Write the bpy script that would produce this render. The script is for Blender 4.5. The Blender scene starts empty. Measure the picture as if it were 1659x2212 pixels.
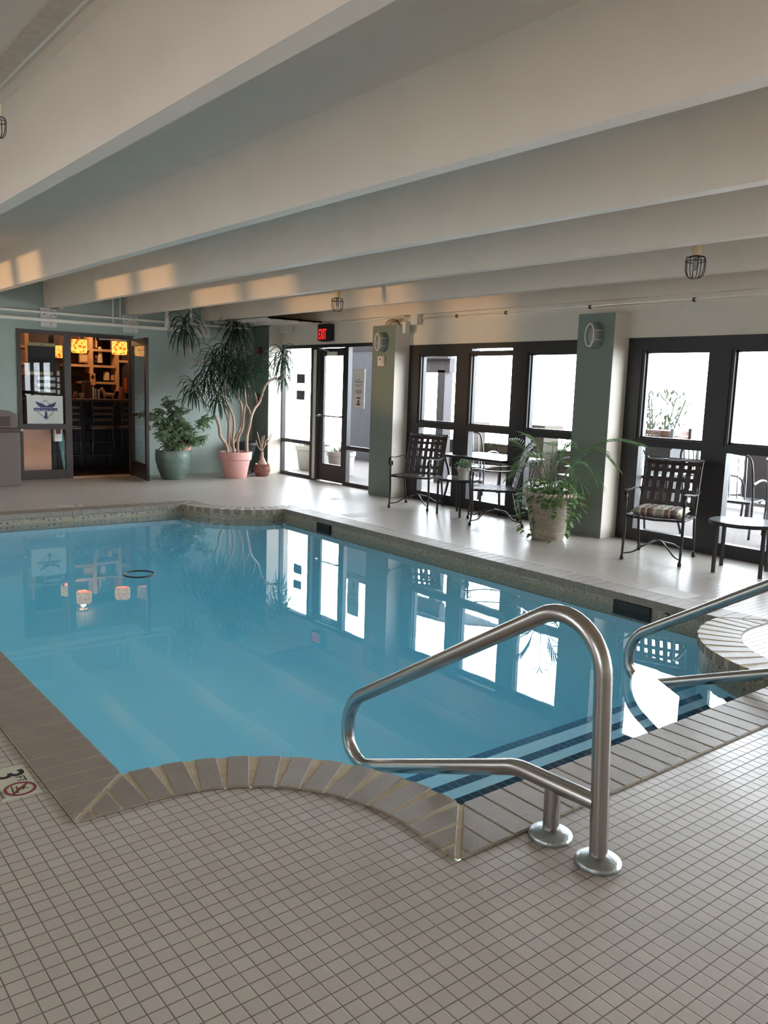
import bpy, math, random
from mathutils import Vector, Matrix
from mathutils.geometry import tessellate_polygon
random.seed(7)
C = bpy.context.scene.collection
PI = math.pi

# ------------------------------------------------------------------ camera
YAW, PITCH, ROLL, FPX, H = .669557, .145524, .03273698, 1807.1, 1.55
_f = Vector((math.sin(YAW)*math.cos(PITCH), math.cos(YAW)*math.cos(PITCH), -math.sin(PITCH)))
_r = Vector((math.cos(YAW), -math.sin(YAW), 0)); _u = _r.cross(_f)
_r2 = _r*math.cos(ROLL)+_u*math.sin(ROLL); _u2 = -_r*math.sin(ROLL)+_u*math.cos(ROLL)
cd = bpy.data.cameras.new('camera'); cam = bpy.data.objects.new('camera', cd); C.objects.link(cam)
m = Matrix((_r2, _u2, -_f)).transposed().to_4x4(); m.translation = (0, 0, H); cam.matrix_world = m
cd.sensor_fit = 'VERTICAL'; cd.sensor_height = 24; cd.lens = FPX*24/2212; cd.clip_start = .02; cd.clip_end = 400
bpy.context.scene.camera = cam

def at(x, y, ax, v):                     # the world point at distance v along axis ax seen at a photo position
    d = _r2*(x-829.5)+_u2*(-(y-1106))+_f*FPX
    o = Vector((0, 0, H)); t = (v-o[ax])/d[ax]
    return o+d*t

# ------------------------------------------------------------------ materials
def lin(c):
    return tuple(((v/255)/12.92 if v/255 <= .04045 else ((v/255+.055)/1.055)**2.4) for v in c)+(1,)
def newmat(name):
    m = bpy.data.materials.new(name); m.use_nodes = True
    nt = m.node_tree; b = nt.nodes['Principled BSDF']
    return m, nt, b
def mat(name, col, rough=.6, metal=0, var=.06, scale=6, bump=0, bscale=60, emit=None, estr=0, spec=.5, sheen=0, trans=0, coat=0):
    m, nt, b = newmat(name)
    b.inputs['Roughness'].default_value = rough; b.inputs['Metallic'].default_value = metal
    b.inputs['Specular IOR Level'].default_value = spec
    if coat: b.inputs['Coat Weight'].default_value = coat; b.inputs['Coat Roughness'].default_value = .15
    if trans: b.inputs['Transmission Weight'].default_value = trans
    tc = nt.nodes.new('ShaderNodeTexCoord')
    n = nt.nodes.new('ShaderNodeTexNoise'); n.inputs['Scale'].default_value = scale; n.inputs['Detail'].default_value = 5
    nt.links.new(tc.outputs['Object'], n.inputs['Vector'])
    mx = nt.nodes.new('ShaderNodeMix'); mx.data_type = 'RGBA'
    c = lin(col); d = tuple(max(0, v*(1-var*2.2)) for v in c[:3])+(1,); e = tuple(min(1, v*(1+var*2.2)) for v in c[:3])+(1,)
    mx.inputs[6].default_value = d; mx.inputs[7].default_value = e
    nt.links.new(n.outputs['Fac'], mx.inputs[0]); nt.links.new(mx.outputs[2], b.inputs['Base Color'])
    if bump:
        n2 = nt.nodes.new('ShaderNodeTexNoise'); n2.inputs['Scale'].default_value = bscale; n2.inputs['Detail'].default_value = 4
        nt.links.new(tc.outputs['Object'], n2.inputs['Vector'])
        bp = nt.nodes.new('ShaderNodeBump'); bp.inputs['Strength'].default_value = bump; bp.inputs['Distance'].default_value = .01
        nt.links.new(n2.outputs['Fac'], bp.inputs['Height']); nt.links.new(bp.outputs['Normal'], b.inputs['Normal'])
    if emit:
        b.inputs['Emission Color'].default_value = lin(emit); b.inputs['Emission Strength'].default_value = estr
    return m

def leafy(m, w=.4):
    nt = m.node_tree; b = nt.nodes['Principled BSDF']; out = nt.nodes['Material Output']
    src = b.inputs['Base Color'].links[0].from_socket
    tl = nt.nodes.new('ShaderNodeBsdfTranslucent'); nt.links.new(src, tl.inputs['Color'])
    mx = nt.nodes.new('ShaderNodeMixShader'); mx.inputs[0].default_value = w
    nt.links.new(b.outputs[0], mx.inputs[1]); nt.links.new(tl.outputs[0], mx.inputs[2]); nt.links.new(mx.outputs[0], out.inputs['Surface'])
    return m

def tile_mat():
    m, nt, b = newmat('mosaic_tile')
    N = nt.nodes.new; L = nt.links.new
    tc = N('ShaderNodeTexCoord'); mp = N('ShaderNodeMapping')
    px, py = .0511, .0518
    mp.inputs['Scale'].default_value = (1/px, 1/py, 1)
    mp.inputs['Location'].default_value = (-1.7006/px % 1, -1.4381/py % 1, 0)
    L(tc.outputs['Object'], mp.inputs['Vector'])
    fr = N('ShaderNodeVectorMath'); fr.operation = 'FRACTION'; L(mp.outputs[0], fr.inputs[0])
    fl = N('ShaderNodeVectorMath'); fl.operation = 'FLOOR'; L(mp.outputs[0], fl.inputs[0])
    ds = N('ShaderNodeVectorMath'); ds.operation = 'SUBTRACT'; ds.inputs[1].default_value = (.5, .5, .5); L(fr.outputs[0], ds.inputs[0])
    ab = N('ShaderNodeVectorMath'); ab.operation = 'ABSOLUTE'; L(ds.outputs[0], ab.inputs[0])
    sp = N('ShaderNodeSeparateXYZ'); L(ab.outputs[0], sp.inputs[0])
    mxm = N('ShaderNodeMath'); mxm.operation = 'MAXIMUM'; L(sp.outputs[0], mxm.inputs[0]); L(sp.outputs[1], mxm.inputs[1])
    rp = N('ShaderNodeMapRange'); rp.inputs[1].default_value = .448; rp.inputs[2].default_value = .478; L(mxm.outputs[0], rp.inputs[0])
    wn = N('ShaderNodeTexWhiteNoise'); wn.noise_dimensions = '2D'; L(fl.outputs[0], wn.inputs['Vector'])
    cr = N('ShaderNodeValToRGB'); els = cr.color_ramp.elements
    els[0].color = lin((184, 175, 166)); els[1].color = lin((194, 185, 176))
    e = els.new(.35); e.color = lin((189, 178, 170)); e = els.new(.7); e.color = lin((186, 179, 168))
    L(wn.outputs['Value'], cr.inputs[0])
    no = N('ShaderNodeTexNoise'); no.inputs['Scale'].default_value = 1.3; no.inputs['Detail'].default_value = 4; L(tc.outputs['Object'], no.inputs['Vector'])
    mr = N('ShaderNodeMapRange'); mr.inputs[1].default_value = .3; mr.inputs[2].default_value = .7; mr.inputs[3].default_value = .92; mr.inputs[4].default_value = 1.0; L(no.outputs['Fac'], mr.inputs[0])
    vm = N('ShaderNodeVectorMath'); vm.operation = 'SCALE'; L(cr.outputs[0], vm.inputs[0]); L(mr.outputs[0], vm.inputs['Scale'])
    mx = N('ShaderNodeMix'); mx.data_type = 'RGBA'; mx.inputs[7].default_value = lin((108, 96, 90))
    L(rp.outputs[0], mx.inputs[0]); L(vm.outputs[0], mx.inputs[6]); L(mx.outputs[2], b.inputs['Base Color'])
    ro = N('ShaderNodeMapRange'); ro.inputs[3].default_value = .33; ro.inputs[4].default_value = .75; L(rp.outputs[0], ro.inputs[0]); L(ro.outputs[0], b.inputs['Roughness'])
    # each tile sits a hair out of level
    wc = N('ShaderNodeVectorMath'); wc.operation = 'SUBTRACT'; wc.inputs[1].default_value = (.5, .5, .5); L(wn.outputs['Color'], wc.inputs[0])
    dt = N('ShaderNodeVectorMath'); dt.operation = 'DOT_PRODUCT'; L(wc.outputs[0], dt.inputs[0]); L(ds.outputs[0], dt.inputs[1])
    h1 = N('ShaderNodeMath'); h1.operation = 'MULTIPLY'; h1.inputs[1].default_value = .9; L(dt.outputs['Value'], h1.inputs[0])
    h2 = N('ShaderNodeMath'); h2.operation = 'SUBTRACT'; L(h1.outputs[0], h2.inputs[0]); L(rp.outputs[0], h2.inputs[1])
    bp = N('ShaderNodeBump'); bp.inputs['Strength'].default_value = .55; bp.inputs['Distance'].default_value = .0016
    L(h2.outputs[0], bp.inputs['Height']); L(bp.outputs['Normal'], b.inputs['Normal'])
    return m

def band_mat():                          # patterned waterline tile: fans and dark beads
    m, nt, b = newmat('waterline_tile'); N = nt.nodes.new; L = nt.links.new
    tc = N('ShaderNodeTexCoord'); vo = N('ShaderNodeTexVoronoi'); vo.inputs['Scale'].default_value = 15; vo.inputs['Randomness'].default_value = .35
    nz = N('ShaderNodeTexNoise'); nz.inputs['Scale'].default_value = 18; L(tc.outputs['Object'], nz.inputs['Vector'])
    va = N('ShaderNodeVectorMath'); va.operation = 'MULTIPLY_ADD'; va.inputs[1].default_value = (.05, .05, .05); L(nz.outputs['Color'], va.inputs[0]); L(tc.outputs['Object'], va.inputs[2])
    L(va.outputs[0], vo.inputs['Vector'])
    mu = N('ShaderNodeMath'); mu.operation = 'MULTIPLY'; mu.inputs[1].default_value = 34; L(vo.outputs['Distance'], mu.inputs[0])
    sn = N('ShaderNodeMath'); sn.operation = 'SINE'; L(mu.outputs[0], sn.inputs[0])
    cr = N('ShaderNodeValToRGB'); e = cr.color_ramp.elements
    e[0].position = .2; e[0].color = lin((142, 132, 114)); e[1].position = .7; e[1].color = lin((188, 174, 150)); L(sn.outputs[0], cr.inputs[0])
    lt = N('ShaderNodeMath'); lt.operation = 'LESS_THAN'; lt.inputs[1].default_value = .2; L(vo.outputs['Distance'], lt.inputs[0])
    mx = N('ShaderNodeMix'); mx.data_type = 'RGBA'; mx.inputs[7].default_value = lin((78, 80, 84)); L(lt.outputs[0], mx.inputs[0]); L(cr.outputs[0], mx.inputs[6])
    L(mx.outputs[2], b.inputs['Base Color']); b.inputs['Roughness'].default_value = .3
    return m

def stair_tile_mat():                    # navy tile strip on the step edges
    m, nt, b = newmat('navy_step_tile'); N = nt.nodes.new; L = nt.links.new
    tc = N('ShaderNodeTexCoord'); sp = N('ShaderNodeSeparateXYZ'); L(tc.outputs['Object'], sp.inputs[0])
    mu = N('ShaderNodeMath'); mu.operation = 'MULTIPLY'; mu.inputs[1].default_value = 1/.052; L(sp.outputs[0], mu.inputs[0])
    fr = N('ShaderNodeMath'); fr.operation = 'FRACT'; L(mu.outputs[0], fr.inputs[0])
    lt = N('ShaderNodeMath'); lt.operation = 'LESS_THAN'; lt.inputs[1].default_value = .08; L(fr.outputs[0], lt.inputs[0])
    mx = N('ShaderNodeMix'); mx.data_type = 'RGBA'; mx.inputs[6].default_value = lin((6, 6, 36)); mx.inputs[7].default_value = lin((110, 140, 160))
    L(lt.outputs[0], mx.inputs[0]); L(mx.outputs[2], b.inputs['Base Color']); b.inputs['Roughness'].default_value = .9; b.inputs['Specular IOR Level'].default_value = .05
    return m

def schlick(nt, f0, normal=None):
    """mirror share of a clear surface, the same from both sides"""
    N = nt.nodes.new; L = nt.links.new
    ge = N('ShaderNodeNewGeometry'); dp = N('ShaderNodeVectorMath'); dp.operation = 'DOT_PRODUCT'
    L(ge.outputs['Incoming'], dp.inputs[0]); L(normal if normal else ge.outputs['Normal'], dp.inputs[1])
    ab = N('ShaderNodeMath'); ab.operation = 'ABSOLUTE'; L(dp.outputs['Value'], ab.inputs[0])
    om = N('ShaderNodeMath'); om.operation = 'SUBTRACT'; om.inputs[0].default_value = 1; om.use_clamp = True; L(ab.outputs[0], om.inputs[1])
    pw = N('ShaderNodeMath'); pw.operation = 'POWER'; pw.inputs[1].default_value = 5; L(om.outputs[0], pw.inputs[0])
    ma = N('ShaderNodeMath'); ma.operation = 'MULTIPLY_ADD'; ma.inputs[1].default_value = 1-f0; ma.inputs[2].default_value = f0; L(pw.outputs[0], ma.inputs[0])
    return ma.outputs[0]
def glass_mat(name, tint=(235, 238, 240), f0=1.5):
    m, nt, b = newmat(name); N = nt.nodes.new; L = nt.links.new
    nt.nodes.remove(b); out = nt.nodes['Material Output']
    fac = schlick(nt, .025)
    tr = N('ShaderNodeBsdfTransparent'); tr.inputs['Color'].default_value = lin(tint)
    gl = N('ShaderNodeBsdfGlossy'); gl.inputs['Roughness'].default_value = .01
    mx = N('ShaderNodeMixShader'); L(fac, mx.inputs[0]); L(tr.outputs[0], mx.inputs[1]); L(gl.outputs[0], mx.inputs[2])
    L(mx.outputs[0], out.inputs['Surface'])
    return m

def water_mat():
    m, nt, b = newmat('pool_water'); N = nt.nodes.new; L = nt.links.new
    nt.nodes.remove(b); out = nt.nodes['Material Output']
    tc = N('ShaderNodeTexCoord')
    no = N('ShaderNodeTexNoise'); no.inputs['Scale'].default_value = 1.7; no.inputs['Detail'].default_value = 2; L(tc.outputs['Object'], no.inputs['Vector'])
    n2 = N('ShaderNodeTexNoise'); n2.inputs['Scale'].default_value = 9; n2.inputs['Detail'].default_value = 2; L(tc.outputs['Object'], n2.inputs['Vector'])
    sc = N('ShaderNodeMath'); sc.operation = 'MULTIPLY'; sc.inputs[1].default_value = .08; L(n2.outputs['Fac'], sc.inputs[0])
    ad = N('ShaderNodeMath'); L(no.outputs['Fac'], ad.inputs[0]); L(sc.outputs[0], ad.inputs[1])
    bp = N('ShaderNodeBump'); bp.inputs['Strength'].default_value = .06; bp.inputs['Distance'].default_value = .01; L(ad.outputs[0], bp.inputs['Height'])
    fac = schlick(nt, .022, bp.outputs['Normal'])
    tr = N('ShaderNodeBsdfTransparent'); tr.inputs['Color'].default_value = (.97, .99, 1, 1)
    gl = N('ShaderNodeBsdfGlossy'); gl.inputs['Roughness'].default_value = 0; L(bp.outputs['Normal'], gl.inputs['Normal'])
    mx = N('ShaderNodeMixShader'); L(fac, mx.inputs[0]); L(tr.outputs[0], mx.inputs[1]); L(gl.outputs[0], mx.inputs[2])
    L(mx.outputs[0], out.inputs['Surface'])
    va = N('ShaderNodeVolumeAbsorption'); va.inputs['Color'].default_value = (.05, .83, 1, 1); va.inputs['Density'].default_value = WATER_ABS
    vs = N('ShaderNodeVolumeScatter'); vs.inputs['Color'].default_value = (.17, .61, 1, 1); vs.inputs['Density'].default_value = WATER_SCA; vs.inputs['Anisotropy'].default_value = .0
    av = N('ShaderNodeAddShader'); L(va.outputs[0], av.inputs[0]); L(vs.outputs[0], av.inputs[1])
    L(av.outputs[0] if WATER_SCA else va.outputs[0], out.inputs['Volume'])
    return m

def brick_mat(name, col, mortar, bw, rh, ms=.01, rough=.8, axis='XZ', offset=.5):
    m, nt, b = newmat(name); N = nt.nodes.new; L = nt.links.new
    tc = N('ShaderNodeTexCoord'); sp = N('ShaderNodeSeparateXYZ'); L(tc.outputs['Object'], sp.inputs[0]); cb = N('ShaderNodeCombineXYZ')
    for i, a in enumerate(axis): L(sp.outputs['XYZ'.index(a)], cb.inputs[i])
    br = N('ShaderNodeTexBrick'); br.offset = offset; br.inputs['Scale'].default_value = 1; br.inputs['Brick Width'].default_value = bw
    br.inputs['Row Height'].default_value = rh; br.inputs['Mortar Size'].default_value = ms
    c = lin(col); br.inputs['Color1'].default_value = c; br.inputs['Color2'].default_value = tuple(v*.75 for v in c[:3])+(1,); br.inputs['Mortar'].default_value = lin(mortar)
    L(cb.outputs[0], br.inputs['Vector']); L(br.outputs['Color'], b.inputs['Base Color']); b.inputs['Roughness'].default_value = rough
    return m

def plaid_mat():
    m, nt, b = newmat('plaid_fabric'); N = nt.nodes.new; L = nt.links.new
    tc = N('ShaderNodeTexCoord'); sp = N('ShaderNodeSeparateXYZ'); L(tc.outputs['Object'], sp.inputs[0])
    mu = N('ShaderNodeMath'); mu.operation = 'MULTIPLY'; mu.inputs[1].default_value = 4.6; L(sp.outputs[1], mu.inputs[0])
    fr = N('ShaderNodeMath'); fr.operation = 'FRACT'; L(mu.outputs[0], fr.inputs[0])
    cr = N('ShaderNodeValToRGB'); cr.color_ramp.interpolation = 'CONSTANT'; e = cr.color_ramp.elements
    e[0].color = lin((150, 152, 138)); e[1].position = .9; e[1].color = lin((205, 195, 165))
    for p, c in ((.28, (205, 195, 165)), (.36, (124, 96, 94)), (.55, (205, 190, 165)), (.62, (100, 88, 90)), (.78, (134, 108, 102))):
        x = e.new(p); x.color = lin(c)
    L(fr.outputs[0], cr.inputs[0]); L(cr.outputs[0], b.inputs['Base Color']); b.inputs['Roughness'].default_value = .9
    return m

WATER_ABS, WATER_SCA = .16, .40
M = {}
M['tile'] = tile_mat(); M['tile'].node_tree.nodes['Principled BSDF'].inputs['Specular IOR Level'].default_value = .4; M['band'] = band_mat(); M['steptile'] = stair_tile_mat()
M['coping'] = mat('coping_brick', (138, 127, 118), .5, var=.07, scale=9, bump=.15, bscale=90)
M['grout'] = mat('coping_grout', (184, 168, 140), .85, var=.15, scale=14, bump=.4, bscale=120)
M['pool'] = mat('pool_plaster', (186, 232, 255), .9, spec=.05, var=.02, scale=2)
M['water'] = water_mat()
M['beam'] = mat('painted_concrete', (224, 208, 192), .62, var=.03, scale=3, bump=.08, bscale=40)
M['cream'] = mat('cream_plaster', (216, 206, 192), .7, var=.03, scale=4, bump=.06, bscale=50)
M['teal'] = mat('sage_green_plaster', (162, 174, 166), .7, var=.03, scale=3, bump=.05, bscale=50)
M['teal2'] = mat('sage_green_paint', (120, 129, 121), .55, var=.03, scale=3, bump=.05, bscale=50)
M['frame'] = mat('dark_window_frame', (36, 34, 35), .45, var=.05, scale=20)
M['bronze'] = mat('bronze_door_frame', (62, 52, 48), .4, metal=.2, var=.05, scale=20)
M['glass'] = glass_mat('window_glass', (246, 247, 248))
M['steel'] = mat('brushed_steel', (176, 172, 168), .24, metal=1, var=.05, scale=3, bump=.03, bscale=200)
M['flange'] = mat('weathered_flange_steel', (170, 176, 176), .35, metal=1, var=.12, scale=40, bump=.2, bscale=80)
M['iron'] = mat('dark_painted_aluminium', (44, 38, 38), .38, metal=.3, var=.08, scale=30)
M['strap'] = mat('dark_vinyl_strap', (56, 46, 45), .42, var=.08, scale=30)
M['white'] = mat('white_paint', (214, 208, 198), .5, var=.03, scale=10)
M['pipe'] = mat('white_painted_pipe', (236, 230, 216), .5, var=.05, scale=20)
M['box'] = mat('grey_white_metal_box', (216, 212, 204), .55, var=.05, scale=12)
M['black'] = mat('black_plastic', (24, 24, 25), .5)
M['wood'] = mat('light_pine', (205, 160, 120), .6, var=.1, scale=5)
M['darkwood'] = mat('dark_stained_wood', (70, 50, 42), .5, var=.15, scale=8)
M['baraux'] = mat('navy_bar_panel', (28, 32, 48), .5)
M['brownpanel'] = mat('brown_board', (160, 112, 84), .6, var=.05)
M['bin'] = mat('brown_laminate', (104, 92, 86), .5, var=.05)
M['chalk'] = mat('blackboard', (38, 42, 40), .6)
M['greenpot'] = mat('sage_glazed_ceramic', (104, 122, 112), .25, var=.2, scale=14, coat=.4)
M['pinkpot'] = mat('pink_terracotta', (222, 166, 156), .75, var=.05)
M['urn'] = mat('charcoal_urn', (40, 42, 47), .45, var=.1)
M['bonsaipot'] = mat('brown_patterned_glaze', (120, 72, 56), .2, var=.4, scale=35, coat=.5)
M['soil'] = mat('potting_soil', (60, 48, 40), .95, var=.2, scale=40, bump=.6, bscale=60)
M['bark'] = mat('pale_bark', (172, 146, 128), .75, var=.15, scale=30, bump=.3, bscale=60)
M['dleaf'] = mat('dracaena_leaf', (44, 66, 48), .4, var=.3, scale=9)
M['sleaf'] = mat('umbrella_plant_leaf', (148, 168, 134), .4, var=.35, scale=12)
M['pleaf'] = mat('palm_leaf', (92, 122, 76), .4, var=.25, scale=10)
M['ivy'] = mat('heart_leaf', (88, 120, 62), .55, var=.45, scale=12)
M['basket'] = brick_mat('basketweave_stoneware', (168, 156, 140), (132, 120, 106), .05, .025, .003)
M['stone'] = brick_mat('pale_stone_blocks', (84, 74, 64), (60, 54, 48), .32, .13, .012, axis='YZ')
M['cap'] = mat('stone_cap', (90, 82, 74), .8)
M['patio'] = mat('patio_concrete', (126, 119, 116), .85, var=.05, scale=2, bump=.1)
M['outwhite'] = mat('white_balustrade_paint', (120, 118, 116), .6)
M['outiron'] = mat('grey_patio_metal', (38, 38, 44), .35, metal=.2)
M['outpot'] = mat('outdoor_stoneware', (150, 146, 140), .8, bump=.5, bscale=30)
M['outleaf'] = mat('outdoor_leaf', (58, 70, 40), .5, var=.3)
M['outwood'] = mat('outdoor_slats', (92, 58, 44), .6)
M['outdark'] = mat('outdoor_dark_planter', (44, 44, 46), .6)
M['gaz'] = mat('weathered_grey_timber', (70, 66, 70), .7)
M['bluewall'] = mat('blue_grey_cladding', (104, 106, 114), .6)
M['plaid'] = plaid_mat()
M['ttop'] = mat('glass_table_top', (150, 158, 160), .06, coat=.6)
M['lampglass'] = mat('bulkhead_glass', (150, 150, 146), .25)
M['navy'] = mat('navy_print', (62, 60, 110), .6)
M['paper'] = mat('white_paper', (222, 222, 214), .6)
M['paperY'] = mat('pale_yellow_border', (206, 196, 140), .6)
M['red'] = mat('dark_red_plastic', (100, 38, 36), .5)
M['exit'] = mat('red_exit_letters', (255, 40, 40), .5, emit=(255, 40, 36), estr=1.2)
M['marker'] = mat('cream_marker_tile', (198, 196, 178), .4, var=.03)
M['print'] = mat('black_print', (30, 30, 34), .5)
M['redprint'] = mat('red_print', (130, 48, 48), .5)
M['lid'] = mat('white_skimmer_lid', (200, 196, 190), .6)
M['ceramic'] = mat('cream_ceramic', (214, 190, 150), .4)
M['bottle'] = mat('dark_bottle_glass', (50, 34, 26), .1, coat=.5)
M['clear'] = glass_mat('clear_glassware', (225, 225, 225), 1.45)
M['tealpaint'] = mat('teal_painted_wood', (96, 140, 144), .5)
M['barwall'] = mat('dark_bar_wall', (62, 44, 38), .7)
M['dirt'] = mat('brown_joint_stain', (196, 180, 164), .8, var=.12, scale=20)

for k in ('dleaf', 'sleaf', 'pleaf', 'ivy', 'outleaf'): leafy(M[k])
def lamp_mat():
    m, nt, b = newmat('amber_capiz_shade'); N = nt.nodes.new; L = nt.links.new
    tc = N('ShaderNodeTexCoord'); vo = N('ShaderNodeTexVoronoi'); vo.inputs['Scale'].default_value = 17; L(tc.outputs['Object'], vo.inputs['Vector'])
    cr = N('ShaderNodeValToRGB'); e = cr.color_ramp.elements
    e[0].position = .25; e[0].color = lin((240, 84, 20)); e[1].position = .62; e[1].color = lin((255, 205, 90)); L(vo.outputs['Distance'], cr.inputs[0])
    L(cr.outputs[0], b.inputs['Base Color']); L(cr.outputs[0], b.inputs['Emission Color']); b.inputs['Emission Strength'].default_value = 1.1
    return m
M['amber'] = lamp_mat()
M['bulb'] = mat('lit_bulb', (255, 230, 170), .5, emit=(255, 215, 130), estr=2.2)

# ------------------------------------------------------------------ mesh builder
class MB:
    def __init__(s): s.v = []; s.f = []
    def add(s, vs, fs):
        n = len(s.v); s.v += [tuple(v) for v in vs]; s.f += [tuple(i+n for i in f) for f in fs]; return s
    def box(s, x0, x1, y0, y1, z0, z1):
        x0, x1 = sorted((x0, x1)); y0, y1 = sorted((y0, y1)); z0, z1 = sorted((z0, z1))
        return s.add([(x0,y0,z0),(x1,y0,z0),(x1,y1,z0),(x0,y1,z0),(x0,y0,z1),(x1,y0,z1),(x1,y1,z1),(x0,y1,z1)],
                     [(0,3,2,1),(4,5,6,7),(0,1,5,4),(1,2,6,5),(2,3,7,6),(3,0,4,7)])
    def bar(s, a, b, w, h, up=(0,0,1)):   # rectangular bar from a to b
        a = Vector(a); b = Vector(b); d = (b-a).normalized(); u = Vector(up)
        sd = d.cross(u)
        if sd.length < 1e-4: sd = d.cross(Vector((1,0,0)))
        sd.normalize(); u = sd.cross(d)
        vs = [p+sd*(i*w/2)+u*(j*h/2) for p in (a, b) for i, j in ((-1,-1),(1,-1),(1,1),(-1,1))]
        return s.add(vs, [(3,2,1,0),(4,5,6,7),(0,1,5,4),(1,2,6,5),(2,3,7,6),(3,0,4,7)])
    def prism(s, poly, z0, z1):           # plan polygon (ccw)
        n = len(poly); vs = [(x,y,z0) for x,y in poly]+[(x,y,z1) for x,y in poly]
        return s.add(vs, [tuple(range(n-1,-1,-1)), tuple(range(n,2*n))]+[(i,(i+1)%n,(i+1)%n+n,i+n) for i in range(n)])
    def loft(s, sec, y0, y1):             # x-z section along y (section ccw seen from -y)
        n = len(sec); vs = [(x,y0,z) for x,z in sec]+[(x,y1,z) for x,z in sec]
        return s.add(vs, [tuple(range(n)), tuple(range(2*n-1,n-1,-1))]+[(i,i+n,(i+1)%n+n,(i+1)%n) for i in range(n)])
    def tube(s, pts, r, seg=10, closed=False):
        pts = [Vector(p) for p in pts]; n = len(pts)
        rs = r if isinstance(r, (list, tuple)) else [r]*n
        T = []
        for i in range(n):
            a = pts[i-1] if i or closed else pts[0]; b = pts[(i+1)%n] if i < n-1 or closed else pts[-1]
            T.append((b-a).normalized())
        u = T[0].orthogonal().normalized(); rings = []
        for i in range(n):
            u = (u-T[i]*u.dot(T[i])).normalized(); w = T[i].cross(u)
            rings.append([pts[i]+(u*math.cos(2*PI*k/seg)+w*math.sin(2*PI*k/seg))*rs[i] for k in range(seg)])
        vs = [v for R in rings for v in R]; fs = []
        for i in range(n if closed else n-1):
            j = (i+1)%n
            fs += [(i*seg+k, i*seg+(k+1)%seg, j*seg+(k+1)%seg, j*seg+k) for k in range(seg)]
        if not closed: fs += [tuple(range(seg-1,-1,-1)), tuple((n-1)*seg+k for k in range(seg))]
        return s.add(vs, fs)
    def lathe(s, prof, c=(0,0,0), seg=32, sx=1, sy=1, ax='Z'):
        vs = []
        for r, z in prof:
            for k in range(seg):
                a = 2*PI*k/seg; p = (r*math.cos(a)*sx, r*math.sin(a)*sy, z)
                if ax == 'X': p = (z, r*math.cos(a)*sx, r*math.sin(a)*sy)
                vs.append((c[0]+p[0], c[1]+p[1], c[2]+p[2]))
        fs = []; n = len(prof)
        for i in range(n-1):
            fs += [(i*seg+k, i*seg+(k+1)%seg, (i+1)*seg+(k+1)%seg, (i+1)*seg+k) for k in range(seg)]
        fs += [tuple(range(seg-1,-1,-1)), tuple((n-1)*seg+k for k in range(seg))]
        return s.add(vs, fs)
    def build(s, name, m, parent=None, smooth=False, bevel=0, loc=None, sharp=None):
        vs = s.v
        if parent is None and loc is None and vs:
            xs = [v[0] for v in vs]; ys = [v[1] for v in vs]; zs = [v[2] for v in vs]
            loc = ((min(xs)+max(xs))/2, (min(ys)+max(ys))/2, min(zs))
            vs = [(v[0]-loc[0], v[1]-loc[1], v[2]-loc[2]) for v in vs]
        me = bpy.data.meshes.new(name); me.from_pydata([tuple(v) for v in vs], [], s.f); me.update()
        o = bpy.data.objects.new(name, me); C.objects.link(o)
        me.materials.append(M[m] if isinstance(m, str) else m)
        if smooth:
            for p in me.polygons: p.use_smooth = True
            if sharp is not None:
                try: me.set_sharp_from_angle(angle=math.radians(sharp))
                except Exception: pass
        if parent is not None:
            o.parent = parent
        elif loc: o.location = loc
        if bevel:
            b = o.modifiers.new('bevel', 'BEVEL'); b.width = bevel; b.segments = 2; b.limit_method = 'ANGLE'; b.angle_limit = .6
        return o

def thing(name, label, cat, loc=(0,0,0), rz=0, group=None, kind=None):
    o = bpy.data.objects.new(name, None); C.objects.link(o); o.empty_display_size = .1
    o.location = loc; o.rotation_euler = (0, 0, rz)
    return tag(o, label, cat, group, kind)
def tag(o, label=None, cat=None, group=None, kind=None):
    if label: o['label'] = label
    if cat: o['category'] = cat
    if group: o['group'] = group
    if kind: o['kind'] = kind
    return o
def struct(name, mb, m, label, cat, world=True, **k):
    o = mb.build(name, m, loc=(0,0,0) if world else None, **k); return tag(o, label, cat, kind='structure')
def rootW(name, label, cat, loc, group=None, kind=None):
    """an Empty at loc whose parts are given in world coordinates; returns (root, shift)"""
    return thing(name, label, cat, loc, 0, group, kind)
def part(mb, name, m, root, **k):         # world-coordinate mesh parented to an unrotated root
    L = root.location; p = root.parent
    off = Vector(L)
    while p is not None: off += Vector(p.location); p = p.parent
    mb.v = [(v[0]-off[0], v[1]-off[1], v[2]-off[2]) for v in mb.v]
    return mb.build(name, m, parent=root, **k)
def sub(mb, name, m, par, root, **k):     # sub-part: par sits at root's origin
    L = Vector(root.location)
    mb.v = [(v[0]-L[0], v[1]-L[1], v[2]-L[2]) for v in mb.v]
    return mb.build(name, m, parent=par, **k)
def copy_tree(o, parent=None):
    c = o.copy(); C.objects.link(c); c.parent = parent
    for ch in list(o.children): copy_tree(ch, c)
    return c
def text(s, size, extrude=.001, name='lettering', bold=0):
    cu = bpy.data.curves.new(name, 'FONT'); cu.body = s; cu.size = size; cu.extrude = extrude; cu.offset = bold
    cu.align_x = 'CENTER'; cu.align_y = 'CENTER'; cu.resolution_u = 3
    o = bpy.data.objects.new(name, cu); C.objects.link(o)
    dg = bpy.context.evaluated_depsgraph_get(); me = bpy.data.meshes.new_from_object(o.evaluated_get(dg))
    C.objects.unlink(o); bpy.data.objects.remove(o)
    mb = MB(); mb.add([tuple(v.co) for v in me.vertices], [tuple(p.vertices) for p in me.polygons])
    return mb
def xform(mb, right, up, org):            # local (x,y,z) -> world
    r = Vector(right); u = Vector(up); n = r.cross(u); o = Vector(org)
    mb.v = [tuple(o+r*v[0]+u*v[1]+n*v[2]) for v in mb.v]; return mb
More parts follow.
